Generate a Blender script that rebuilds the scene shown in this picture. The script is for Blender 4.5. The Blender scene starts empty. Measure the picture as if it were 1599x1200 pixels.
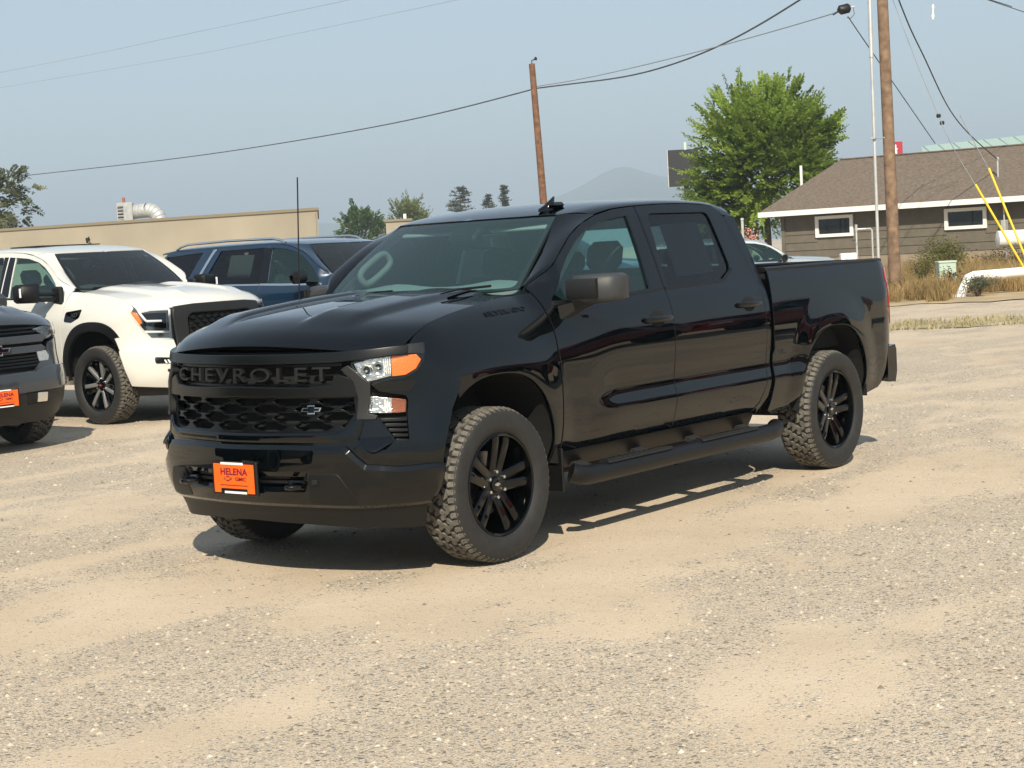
# Dealer gravel lot with a black crew-cab pickup.  World frame = the black truck's own frame:
# x forward, y to its left, z up, metres; origin on the ground under its front axle.
import bpy, math, random
import numpy as np
from mathutils import Vector, Matrix
from mathutils.geometry import delaunay_2d_cdt

random.seed(7)
RNG = np.random.default_rng(7)
rad = math.radians
SC = bpy.context.scene
COL = SC.collection

# ------------------------------------------------------------------ camera
CAM = np.array([6.7946, 6.5768, 1.6404])
YAW, PITCH, ROLL, FPX = -2.462209, -0.078555, -0.055215, 2608.45
_f = np.array([math.cos(YAW) * math.cos(PITCH), math.sin(YAW) * math.cos(PITCH), math.sin(PITCH)])
_r = np.cross(_f, [0, 0, 1]); _r /= np.linalg.norm(_r); _u = np.cross(_r, _f)
CR = math.cos(ROLL) * _r + math.sin(ROLL) * _u
CU = -math.sin(ROLL) * _r + math.cos(ROLL) * _u
CF = _f
cd = bpy.data.cameras.new("camera"); cam = bpy.data.objects.new("camera", cd); COL.objects.link(cam)
cd.sensor_fit = 'HORIZONTAL'; cd.sensor_width = 36.0; cd.lens = FPX / 1600 * 36.0
cd.clip_start = 0.05; cd.clip_end = 30000
M = Matrix(((CR[0], CU[0], -CF[0], CAM[0]), (CR[1], CU[1], -CF[1], CAM[1]), (CR[2], CU[2], -CF[2], CAM[2]), (0, 0, 0, 1)))
cam.matrix_world = M
SC.camera = cam

def at(u, v, d):
    """a place seen at (u, v) of the 1600-wide photograph, d metres deep"""
    return CAM + d * ((u - 800) / FPX * CR - (v - 600) / FPX * CU + CF)

def flat(u, d, z=0.0):
    """ground place in column u, d metres deep (height replaced by z)"""
    v = 395 - (u - 800) * 0.0552
    P = at(u, v, d)
    return np.array([P[0], P[1], z])

# ------------------------------------------------------------------ sky, sun, exposure
SUN_TO = Vector((0.95, 0.80, 1.0)).normalized()
SUN_EL = math.asin(SUN_TO.z); SUN_AZ = math.atan2(SUN_TO.y, SUN_TO.x)
wd = bpy.data.worlds.new("World"); SC.world = wd; wd.use_nodes = True
nt = wd.node_tree; nt.nodes.clear()
sky = nt.nodes.new('ShaderNodeTexSky'); sky.sky_type = 'NISHITA'; sky.sun_disc = False
sky.sun_elevation = SUN_EL; sky.sun_rotation = math.pi / 2 - SUN_AZ
sky.air_density = 1.5; sky.dust_density = 5.0; sky.ozone_density = 2.0; sky.altitude = 2500
bg = nt.nodes.new('ShaderNodeBackground'); bg.inputs[1].default_value = 0.080
wo = nt.nodes.new('ShaderNodeOutputWorld')
veil = nt.nodes.new('ShaderNodeMix'); veil.data_type = 'RGBA'          # even wildfire smoke veils the whole sky
veil.inputs[0].default_value = 0.52; veil.inputs[7].default_value = (4.0, 4.65, 5.2, 1)
nt.links.new(sky.outputs[0], veil.inputs[6]); nt.links.new(veil.outputs[2], bg.inputs[0]); nt.links.new(bg.outputs[0], wo.inputs[0])
sl = bpy.data.lights.new("sun", 'SUN'); sl.energy = 4.4; sl.angle = rad(0.6); sl.color = (1.0, 0.90, 0.74)
so = bpy.data.objects.new("sun", sl); COL.objects.link(so)
so.rotation_euler = SUN_TO.to_track_quat('Z', 'Y').to_euler()
SC.view_settings.view_transform = 'Standard'; SC.view_settings.look = 'None'
SC.view_settings.exposure = 0.78; SC.view_settings.gamma = 1.0; SC.view_settings.use_curve_mapping = False
SC.cycles.use_denoising = True
SC.cycles.max_bounces = 8; SC.cycles.transparent_max_bounces = 24
SC.cycles.volume_bounces = 0

# ------------------------------------------------------------------ object helpers
def tag(o, label=None, cat=None, group=None, kind=None):
    if label: o['label'] = label
    if cat: o['category'] = cat
    if group: o['group'] = group
    if kind: o['kind'] = kind
    return o

def empty(name, loc=(0, 0, 0), rz=0.0, parent=None):
    o = bpy.data.objects.new(name, None); COL.objects.link(o)
    o.location = loc; o.rotation_euler = (0, 0, rz); o.empty_display_size = 0.2
    if parent: o.parent = parent
    return o

def mobj(name, V, F, mat, parent=None, smooth=35, loopn=None):
    me = bpy.data.meshes.new(name)
    me.from_pydata([tuple(map(float, v)) for v in V], [], [tuple(int(i) for i in f) for f in F])
    if smooth is not None:
        me.polygons.foreach_set('use_smooth', [True] * len(me.polygons))
        if loopn is None:
            me.set_sharp_from_angle(angle=rad(smooth))
    me.update()
    if loopn is not None:
        me.normals_split_custom_set(loopn)
    if mat is not None:
        me.materials.append(mat)
    o = bpy.data.objects.new(name, me); COL.objects.link(o)
    if parent: o.parent = parent
    return o

def copy_tree(o, parent=None):
    c = o.copy(); COL.objects.link(c)
    if parent: c.parent = parent
    for ch in list(o.children):
        copy_tree(ch, c)
    return c

class MB:
    """collects shapes; build() links them as one mesh object"""
    def __init__(s): s.V = []; s.F = []
    def add(s, V, F):
        n = len(s.V); s.V += [tuple(map(float, v)) for v in V]; s.F += [tuple(i + n for i in f) for f in F]; return s
    def box(s, c, size, bev=0.0, R=None):
        hx, hy, hz = [a / 2 for a in size]; b = min(bev, hx * .98, hy * .98, hz * .98)
        V = []; F = []
        if b <= 0:
            for sx in (-1, 1):
                for sy in (-1, 1):
                    for sz in (-1, 1): V.append((sx * hx, sy * hy, sz * hz))
            F = [(0, 1, 3, 2), (4, 6, 7, 5), (0, 4, 5, 1), (2, 3, 7, 6), (0, 2, 6, 4), (1, 5, 7, 3)]
        else:
            idx = {}
            for sx in (-1, 1):
                for sy in (-1, 1):
                    for sz in (-1, 1):
                        for ax in range(3):
                            p = [sx * (hx - b), sy * (hy - b), sz * (hz - b)]; p[ax] = (sx * hx, sy * hy, sz * hz)[ax]
                            idx[(sx, sy, sz, ax)] = len(V); V.append(tuple(p))
            for ax in range(3):
                o1, o2 = [(1, 2), (2, 0), (0, 1)][ax]
                for sg in (-1, 1):
                    q = []
                    for a, c2 in ((-1, -1), (1, -1), (1, 1), (-1, 1)):
                        k = [0, 0, 0]; k[ax] = sg; k[o1] = a; k[o2] = c2; q.append(idx[tuple(k) + (ax,)])
                    F.append(tuple(q if sg > 0 else q[::-1]))
            for ax in range(3):                              # edges along ax
                o1, o2 = [(1, 2), (2, 0), (0, 1)][ax]
                for a in (-1, 1):
                    for c2 in (-1, 1):
                        k0 = [0, 0, 0]; k0[ax] = -1; k0[o1] = a; k0[o2] = c2
                        k1 = list(k0); k1[ax] = 1
                        q = (idx[tuple(k0) + (o1,)], idx[tuple(k1) + (o1,)], idx[tuple(k1) + (o2,)], idx[tuple(k0) + (o2,)])
                        F.append(q if a * c2 > 0 else q[::-1])
            for sx in (-1, 1):
                for sy in (-1, 1):
                    for sz in (-1, 1):
                        q = tuple(idx[(sx, sy, sz, a)] for a in range(3))
                        F.append(q if sx * sy * sz > 0 else q[::-1])
        V = np.array(V)
        if R is not None: V = V @ np.array(R).T
        return s.add(V + np.array(c), F)
    def tube(s, pts, r, n=10, cap=True, closed=False):
        P = np.array(pts, float); m = len(P); rr = np.ones(m) * r
        T = np.zeros_like(P)
        for i in range(m):
            a = P[(i + 1) % m] if (closed or i < m - 1) else P[i]; b = P[i - 1] if (closed or i > 0) else P[i]
            T[i] = a - b
        T /= np.linalg.norm(T, axis=1)[:, None] + 1e-12
        up = np.array([0, 0, 1.]) if abs(T[0][2]) < .9 else np.array([1., 0, 0])
        V = []; F = []
        u = np.cross(T[0], up); u /= np.linalg.norm(u)
        for i in range(m):
            u = u - T[i] * (u @ T[i]); u /= np.linalg.norm(u) + 1e-12; w = np.cross(T[i], u)
            for k in range(n):
                a = 2 * math.pi * k / n
                V.append(P[i] + rr[i] * (math.cos(a) * u + math.sin(a) * w))
        for i in range(m if closed else m - 1):
            for k in range(n):
                a = i * n + k; b = i * n + (k + 1) % n; c2 = ((i + 1) % m) * n + (k + 1) % n; d = ((i + 1) % m) * n + k
                F.append((a, b, c2, d))
        if cap and not closed:
            F.append(tuple(range(n))[::-1]); F.append(tuple(range((m - 1) * n, m * n)))
        return s.add(V, F)
    def lathe(s, prof, n=48, axis='y', c=(0, 0, 0), closed=False):
        """prof: (along, radius)"""
        V = []; F = []; m = len(prof)
        for k in range(n):
            a = 2 * math.pi * k / n; ca, sa = math.cos(a), math.sin(a)
            for (h, r) in prof:
                if axis == 'y': V.append((c[0] + r * ca, c[1] + h, c[2] + r * sa))
                elif axis == 'z': V.append((c[0] + r * ca, c[1] + r * sa, c[2] + h))
                else: V.append((c[0] + h, c[1] + r * ca, c[2] + r * sa))
        mm = m if closed else m - 1
        for k in range(n):
            for i in range(mm):
                a = k * m + i; b = k * m + (i + 1) % m; c2 = ((k + 1) % n) * m + (i + 1) % m; d = ((k + 1) % n) * m + i
                F.append((a, b, c2, d) if axis == 'y' else (a, d, c2, b))
        return s.add(V, F)
    def loft(s, rings, cap=True):
        n = len(rings[0]); V = [p for r in rings for p in r]; F = []
        for i in range(len(rings) - 1):
            for k in range(n):
                F.append((i * n + k, i * n + (k + 1) % n, (i + 1) * n + (k + 1) % n, (i + 1) * n + k))
        if cap:
            F.append(tuple(range(n))[::-1]); F.append(tuple(range((len(rings) - 1) * n, len(rings) * n)))
        return s.add(V, F)
    def grid(s, P):
        """P: rows x cols x 3"""
        P = np.array(P, float); a, b = P.shape[:2]; F = []
        for i in range(a - 1):
            for j in range(b - 1): F.append((i * b + j, i * b + j + 1, (i + 1) * b + j + 1, (i + 1) * b + j))
        return s.add(P.reshape(-1, 3), F)
    def prism(s, poly, fn, d0, d1):
        """2-D polygon mapped by fn(u, v, d) to 3-D, extruded from d0 to d1"""
        n = len(poly); V = [fn(u, v, d0) for u, v in poly] + [fn(u, v, d1) for u, v in poly]
        F = [tuple(range(n))[::-1], tuple(range(n, 2 * n))] + [(k, (k + 1) % n, n + (k + 1) % n, n + k) for k in range(n)]
        return s.add(V, F)
    def build(s, name, mat, parent=None, smooth=35): return mobj(name, s.V, s.F, mat, parent, smooth)

class Sp:
    """natural cubic spline"""
    def __init__(s, x, y):
        x = np.array(x, float); y = np.array(y, float); k = np.argsort(x); x, y = x[k], y[k]; n = len(x); h = np.diff(x)
        A = np.eye(n); b = np.zeros(n)
        for i in range(1, n - 1):
            A[i, i - 1] = h[i - 1]; A[i, i] = 2 * (h[i - 1] + h[i]); A[i, i + 1] = h[i]
            b[i] = 6 * ((y[i + 1] - y[i]) / h[i] - (y[i] - y[i - 1]) / h[i - 1])
        s.x, s.y, s.m = x, y, np.linalg.solve(A, b)
    def __call__(s, t):
        t = np.asarray(t, float); tc = np.clip(t, s.x[0], s.x[-1])
        i = np.clip(np.searchsorted(s.x, tc) - 1, 0, len(s.x) - 2)
        h = s.x[i + 1] - s.x[i]; a = (s.x[i + 1] - tc) / h; b = 1 - a
        return a * s.y[i] + b * s.y[i + 1] + ((a**3 - a) * s.m[i] + (b**3 - b) * s.m[i + 1]) * h * h / 6

def smst(a, b, x):
    t = np.clip((np.asarray(x, float) - a) / (b - a), 0, 1); return t * t * (3 - 2 * t)

def inside(poly, pts):
    poly = np.asarray(poly, float); x, y = pts[:, 0], pts[:, 1]; r = np.zeros(len(pts), bool)
    x0, y0 = poly[:, 0], poly[:, 1]; x1, y1 = np.roll(x0, -1), np.roll(y0, -1)
    for a, b, c, d in zip(x0, y0, x1, y1):
        if b == d: continue
        k = ((b > y) != (d > y)) & (x < (c - a) * (y - b) / (d - b) + a); r ^= k
    return r

def dens(poly, step):
    poly = np.asarray(poly, float); out = []
    for i in range(len(poly)):
        a, b = poly[i], poly[(i + 1) % len(poly)]; n = max(1, int(math.ceil(np.linalg.norm(b - a) / step)))
        out += [a + (b - a) * k / n for k in range(n)]
    return np.array(out)

def rnd_poly(poly, r, n=4):
    """round the corners of a polygon"""
    poly = [np.array(q, float) for q in poly]; out = []; m = len(poly)
    for i in range(m):
        p, a, b = poly[i], poly[i - 1] - poly[i], poly[(i + 1) % m] - poly[i]
        la, lb = np.linalg.norm(a), np.linalg.norm(b); rr = min(r, la * .45, lb * .45)
        A, B = p + a / la * rr, p + b / lb * rr
        for k in range(n + 1):
            t = k / n; out.append((1 - t)**2 * A + 2 * t * (1 - t) * p + t * t * B)
    return out

def sheet(name, outline, surf, out, mat, parent=None, holes=(), step=.05, thick=.012, sg=1, lip=.003, facet=False):
    """a curved panel: the 2-D outline (with holes) is triangulated and laid on surf(u, v) -> xyz, its edge rolled back by `thick`"""
    loops = [dens(outline, step)] + [dens(h, step) for h in holes]
    for i, L in enumerate(loops):                                     # outline ccw, holes cw
        A = np.sum(L[:, 0] * np.roll(L[:, 1], -1) - np.roll(L[:, 0], -1) * L[:, 1])
        if (A > 0) != (i == 0): loops[i] = L[::-1]
    B = np.concatenate(loops); lo, hi = loops[0].min(0), loops[0].max(0)
    gx = np.arange(lo[0], hi[0], step); gy = np.arange(lo[1], hi[1], step * .866)
    G = np.array([(x + (step / 2 if j % 2 else 0), y) for j, y in enumerate(gy) for x in gx]).reshape(-1, 2)
    if len(G):
        k = inside(loops[0], G)
        for h in loops[1:]: k &= ~inside(h, G)
        G = G[k]
    if len(G):
        dm = np.full(len(G), 9.)
        for q in B: dm = np.minimum(dm, (G[:, 0] - q[0])**2 + (G[:, 1] - q[1])**2)
        G = G[dm > (.45 * step)**2]
    P2 = np.concatenate([B, G]) if len(G) else B
    E = []; n0 = 0; ring = []
    for L in loops:
        n = len(L); E += [(n0 + i, n0 + (i + 1) % n) for i in range(n)]; ring.append((n0, n)); n0 += n
    r = delaunay_2d_cdt([Vector(q) for q in P2], E, [], 0, 1e-7)
    V2 = np.array([tuple(v) for v in r[0]]); F = [tuple(f) for f in r[2]]
    remap = {}
    for new, olds in enumerate(r[3]):
        for o_ in olds: remap[o_] = new
    cen = np.array([V2[list(f)].mean(0) for f in F])
    k = inside(loops[0], cen)
    for h in loops[1:]: k &= ~inside(h, cen)
    F = [f for f, q in zip(F, k) if q]
    e = 1e-3
    P = surf(V2[:, 0], V2[:, 1])
    N = np.cross(surf(V2[:, 0] + e, V2[:, 1]) - surf(V2[:, 0] - e, V2[:, 1]), surf(V2[:, 0], V2[:, 1] + e) - surf(V2[:, 0], V2[:, 1] - e))
    N /= np.linalg.norm(N, axis=1)[:, None] + 1e-15
    out = np.array(out, float)
    if np.sum(N @ out) < 0: N = -N
    V = [P]; nV = len(P); Fs = []; LN = []
    for f in F:
        a, b, c = f; g = np.cross(P[b] - P[a], P[c] - P[a])
        if g @ (N[a] + N[b] + N[c]) < 0: f = (a, c, b)
        Fs.append(f); LN += [N[i] for i in f]
    if thick > 0:
        for (s0, n) in ring:
            ids = [remap[s0 + i] for i in range(n)]
            Q = P[ids]; nn = N[ids]; T = np.roll(Q, -1, 0) - np.roll(Q, 1, 0); O = np.cross(T, nn)
            O /= np.linalg.norm(O, axis=1)[:, None] + 1e-12
            cen3 = P.mean(0)
            # outward in the parameter plane: outline is ccw / holes cw, so outward is to the right of travel
            ok = np.array([0.]); d2 = np.roll(V2[ids], -1, 0) - np.roll(V2[ids], 1, 0); o2 = np.stack([d2[:, 1], -d2[:, 0]], 1)
            o2 /= np.linalg.norm(o2, axis=1)[:, None] + 1e-12
            D = surf(V2[ids][:, 0] + o2[:, 0] * e, V2[ids][:, 1] + o2[:, 1] * e) - Q
            sgn = np.sign(np.sum(D * O, 1)); sgn[sgn == 0] = 1; O *= sgn[:, None]
            r1 = Q + O * lip - nn * lip * (.5 if facet else 1.0); r2 = r1 - nn * thick
            b1 = nV; b2 = nV + n; V += [r1, r2]; nV += 2 * n
            h = nn + O * (.5 if facet else 1.0); h /= np.linalg.norm(h, axis=1)[:, None]
            n0_ = h if facet else nn
            for i in range(n):
                j = (i + 1) % n
                for (qa, na, qb, nb) in (((ids[i], ids[j]), (n0_[i], n0_[j]), (b1 + i, b1 + j), (h[i], h[j])), ((b1 + i, b1 + j), (O[i], O[j]), (b2 + i, b2 + j), (O[i], O[j]))):
                    f = (qa[0], qa[1], qb[1], qb[0]); ns = [na[0], na[1], nb[1], nb[0]]
                    Fs.append(f); LN += ns
    V = np.concatenate(V); LN = np.array(LN)
    # consistent orientation of the rolled edge
    out_F = []; k = 0; LN2 = []
    for f in Fs:
        m = len(f); ns = LN[k:k + m]; k += m
        g = np.cross(V[f[1]] - V[f[0]], V[f[2]] - V[f[0]])
        if m == 4 and g @ ns.sum(0) < 0: f = f[::-1]; ns = ns[::-1]
        out_F.append(f); LN2.append(ns)
    if sg < 0:
        V = V * np.array([1, -1, 1]); out_F = [f[::-1] for f in out_F]; LN2 = [ns[::-1] * np.array([1, -1, 1]) for ns in LN2]
    return mobj(name, V, out_F, mat, parent, loopn=np.concatenate(LN2).tolist())

_tx = {}
def text_pts(body, spacing=1.0, extrude=.5, offset=0.0):
    """vertices and faces of raised lettering, x and y normalised to the box 0..1"""
    key = (body, spacing, offset)
    if key not in _tx:
        cu = bpy.data.curves.new("lettering", 'FONT'); cu.body = body; cu.extrude = .5; cu.resolution_u = 3
        cu.space_character = spacing; cu.offset = offset
        ob = bpy.data.objects.new("lettering", cu); COL.objects.link(ob); bpy.context.view_layer.update()
        me = bpy.data.meshes.new_from_object(ob.evaluated_get(bpy.context.evaluated_depsgraph_get()))
        V = np.array([tuple(v.co) for v in me.vertices]); F = [tuple(q.vertices) for q in me.polygons]
        bpy.data.objects.remove(ob); bpy.data.curves.remove(cu); bpy.data.meshes.remove(me)
        lo, hi = V.min(0), V.max(0); V = (V - lo) / (hi - lo); _tx[key] = (V, F)
    return _tx[key]

def lettering(name, body, fn, mat, parent, spacing=1.0, offset=0.0):
    V, F = text_pts(body, spacing, offset=offset)
    return mobj(name, fn(V), F, mat, parent, smooth=None)
# ------------------------------------------------------------------ materials
def mat(name, col, rough=.5, metal=0.0, spec=.5, coat=0.0, coat_rough=.03, noise=None, bump=None, emis=None):
    """noise=(scale, amount): uneven colour; bump=(scale, strength)"""
    m = bpy.data.materials.new(name); m.use_nodes = True; t = m.node_tree; b = t.nodes['Principled BSDF']
    b.inputs['Base Color'].default_value = (*col, 1); b.inputs['Roughness'].default_value = rough
    b.inputs['Metallic'].default_value = metal; b.inputs['Specular IOR Level'].default_value = spec
    b.inputs['Coat Weight'].default_value = coat; b.inputs['Coat Roughness'].default_value = coat_rough
    tc = t.nodes.new('ShaderNodeTexCoord')
    if noise:
        n = t.nodes.new('ShaderNodeTexNoise'); n.inputs['Scale'].default_value = noise[0]; n.inputs['Detail'].default_value = 5
        t.links.new(tc.outputs['Object'], n.inputs['Vector'])
        r = t.nodes.new('ShaderNodeValToRGB'); a = noise[1]
        r.color_ramp.elements[0].position = .3; r.color_ramp.elements[1].position = .7
        r.color_ramp.elements[0].color = (*[c * (1 - a) for c in col], 1); r.color_ramp.elements[1].color = (*[min(1, c * (1 + a)) for c in col], 1)
        t.links.new(n.outputs['Fac'], r.inputs['Fac']); t.links.new(r.outputs['Color'], b.inputs['Base Color'])
    if bump:
        n2 = t.nodes.new('ShaderNodeTexNoise'); n2.inputs['Scale'].default_value = bump[0]; n2.inputs['Detail'].default_value = 4
        t.links.new(tc.outputs['Object'], n2.inputs['Vector'])
        bp = t.nodes.new('ShaderNodeBump'); bp.inputs['Strength'].default_value = bump[1]; bp.inputs['Distance'].default_value = .02
        t.links.new(n2.outputs['Fac'], bp.inputs['Height']); t.links.new(bp.outputs['Normal'], b.inputs['Normal'])
    return m

def glass(name, tint, ior=1.5, rough=0.0, glare=0.0, glare_col=(.5, .5, .5)):
    """window glass: clear or tinted pane with its own surface reflection; film mixes in diffuse colour imitating brightness reflected in the pane"""
    m = bpy.data.materials.new(name); m.use_nodes = True; t = m.node_tree; t.nodes.clear()
    o = t.nodes.new('ShaderNodeOutputMaterial'); tr = t.nodes.new('ShaderNodeBsdfTransparent'); gl = t.nodes.new('ShaderNodeBsdfGlossy')
    tr.inputs[0].default_value = (*tint, 1); gl.inputs['Roughness'].default_value = rough
    fr = t.nodes.new('ShaderNodeFresnel'); fr.inputs['IOR'].default_value = ior
    mx = t.nodes.new('ShaderNodeMixShader'); t.links.new(fr.outputs[0], mx.inputs[0])
    src = tr.outputs[0]
    if glare > 0:
        df = t.nodes.new('ShaderNodeBsdfDiffuse'); df.inputs[0].default_value = (*glare_col, 1)
        m2 = t.nodes.new('ShaderNodeMixShader'); m2.inputs[0].default_value = glare
        t.links.new(tr.outputs[0], m2.inputs[1]); t.links.new(df.outputs[0], m2.inputs[2]); src = m2.outputs[0]
    t.links.new(src, mx.inputs[1]); t.links.new(gl.outputs[0], mx.inputs[2]); t.links.new(mx.outputs[0], o.inputs[0])
    return m

def paint(name, col, metal=0.0, coat=0.0):
    """car paint: smooth clear surface with the faintest orange peel"""
    m = mat(name, col, rough=.015 if not coat else .35, metal=metal, coat=coat, coat_rough=.03)
    t = m.node_tree; b = t.nodes['Principled BSDF']
    tc = t.nodes.new('ShaderNodeTexCoord'); n = t.nodes.new('ShaderNodeTexNoise'); n.inputs['Scale'].default_value = 5.0
    bp = t.nodes.new('ShaderNodeBump'); bp.inputs['Strength'].default_value = .012; bp.inputs['Distance'].default_value = .01
    t.links.new(tc.outputs['Object'], n.inputs['Vector']); t.links.new(n.outputs['Fac'], bp.inputs['Height'])
    t.links.new(bp.outputs['Normal'], b.inputs['Normal'])
    if coat: t.links.new(bp.outputs['Normal'], b.inputs['Coat Normal'])
    return m

MT = {}
MT['black_paint'] = paint('black_paint', (.0005, .0013, .0018))
MT['black_paint'].node_tree.nodes['Principled BSDF'].inputs['Specular IOR Level'].default_value = .52
MT['white_paint'] = paint('white_paint', (.60, .595, .55), coat=1.0)
MT['grey_paint'] = paint('grey_paint', (.038, .043, .050), metal=.35, coat=1.0)
MT['blue_paint'] = paint('blue_paint', (.0015, .018, .046), metal=.25, coat=1.0)
MT['red_paint'] = paint('red_paint', (.24, .008, .010), coat=1.0)
MT['silver_paint'] = paint('silver_paint', (.36, .40, .41), metal=.2, coat=1.0)
MT['gloss_black'] = mat('gloss_black', (.0008, .0008, .001), rough=.05)
MT['trim_black'] = mat('trim_black', (.0035, .0037, .004), rough=.45, spec=.35, bump=(250, .15))
MT['deep_black'] = mat('deep_black', (.003, .003, .003), rough=.9)
MT['plastic_grey'] = mat('plastic_grey', (.009, .0095, .0095), rough=.45, spec=.4, bump=(300, .12))
MT['satin_grey'] = mat('satin_grey', (.004, .005, .005), rough=.28, spec=.35)
MT['grille_black'] = mat('grille_black', (.0022, .0028, .003), rough=.30, spec=.35)
MT['steel'] = mat('steel', (.35, .35, .34), rough=.35, metal=1.0, noise=(30, .2))
MT['chrome'] = mat('chrome', (.75, .75, .74), rough=.08, metal=1.0)
MT['dark_chrome'] = mat('dark_chrome', (.25, .25, .25), rough=.15, metal=1.0)
MT['reflector'] = mat('reflector', (.85, .85, .83), rough=.14, metal=1.0, bump=(60, .35))
MT['lamp_white'] = mat('lamp_white', (.72, .74, .74), rough=.25)
MT['amber'] = mat('amber', (.85, .20, .015), rough=.22, coat=1.0, bump=(120, .25))
MT['amber_dark'] = mat('amber_dark', (.26, .062, .008), rough=.22, coat=1.0, bump=(120, .25))
MT['red_lens'] = mat('red_lens', (.35, .006, .014), rough=.12, coat=1.0)
MT['lens'] = glass('lens', (.93, .95, .95))
MT['windshield'] = glass('windshield', (.66, .86, .85), ior=1.55, glare=.055, glare_col=(.20, .44, .48))  # teal diffuse share paints bright glare into the glass colour
MT['windshield_dark'] = glass('windshield_dark', (.34, .42, .43), ior=1.55, glare=.03, glare_col=(.28, .34, .36))
MT['door_glass'] = glass('door_glass', (.55, .78, .76), ior=1.55, glare=.045, glare_col=(.16, .38, .40))
MT['privacy_glass'] = glass('privacy_glass', (.18, .22, .22), ior=1.55)
MT['tyre'] = mat('tyre', (.015, .0148, .014), rough=.72, noise=(14, .25), bump=(90, .15))
MT['tread'] = mat('tread', (.115, .107, .090), rough=.9, noise=(25, .35), bump=(120, .4))
MT['rim_black'] = mat('rim_black', (.0006, .0008, .001), rough=.05, spec=.42)
MT['rim_machined'] = mat('rim_machined', (.30, .30, .30), rough=.3, metal=.6)
MT['interior'] = mat('interior', (.022, .026, .027), rough=.75, noise=(20, .2))
MT['interior_light'] = mat('interior_light', (.30, .34, .33), rough=.8)
MT['headliner'] = mat('headliner', (.30, .32, .31), rough=.9)
MT['paper'] = mat('paper', (.72, .74, .72), rough=.8)
MT['plate_orange'] = mat('plate_orange', (.90, .125, .008), rough=.45)
MT['plate_red'] = mat('plate_red', (.16, .008, .03), rough=.5)
MT['white_print'] = mat('white_print', (.75, .75, .75), rough=.5)
MT['underbody'] = mat('underbody', (.008, .008, .008), rough=.85)
MT['frame_rail'] = mat('frame_rail', (.012, .011, .010), rough=.7)
MT['mirror_plastic'] = mat('mirror_plastic', (.034, .037, .040), rough=.48, spec=.4, bump=(300, .12))
MT['dash'] = mat('dash', (.20, .235, .235), rough=.7)
MT['grip'] = mat('grip', (.13, .15, .15), rough=.7)
# ------------------------------------------------------------------ ground
def vnoise(x, y, seed=0):
    """smooth value noise in the plane"""
    xi = np.floor(x).astype(np.int64); yi = np.floor(y).astype(np.int64); fx = x - xi; fy = y - yi
    fx = fx * fx * (3 - 2 * fx); fy = fy * fy * (3 - 2 * fy)
    def h(a, b):
        n = (a * 374761393 + b * 668265263 + seed * 974711) & 0xffffffff
        n = ((n ^ (n >> 13)) * 1274126177) & 0xffffffff
        return ((n ^ (n >> 16)) & 0xffff) / 65535.0
    return (h(xi, yi) * (1 - fx) + h(xi + 1, yi) * fx) * (1 - fy) + (h(xi, yi + 1) * (1 - fx) + h(xi + 1, yi + 1) * fx) * fy

def fbm(x, y, o=4, seed=0):
    a = 0; w = .5; t = 0
    for k in range(o): a = a + w * vnoise(x * 2**k, y * 2**k, seed + k); t += w; w *= .55
    return a / t

def gravel_mask(x, y):
    """1 where loose gravel lies, 0 on packed dusty sand; drawn out along the wheel tracks"""
    n = fbm(x * .26 + .5 * fbm(x * .5, y * .5, 2, 9), y * 1.05, 4, 3)
    f = fbm(x * 1.5, y * 3.4, 4, 21)
    m = smst(.43, .66, n + 1.15 * (f - .5))
    dist = np.hypot(x - CAM[0], y - CAM[1])
    return np.clip(m * .90 + .25 * smst(10, 20, dist), 0, 1)

def ground_z(x, y):
    z = .020 * (fbm(x * .5, y * .5, 3, 31) - .5) + .010 * (fbm(x * 2.2, y * 3.0, 3, 41) - .5)
    return z - .004

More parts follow.
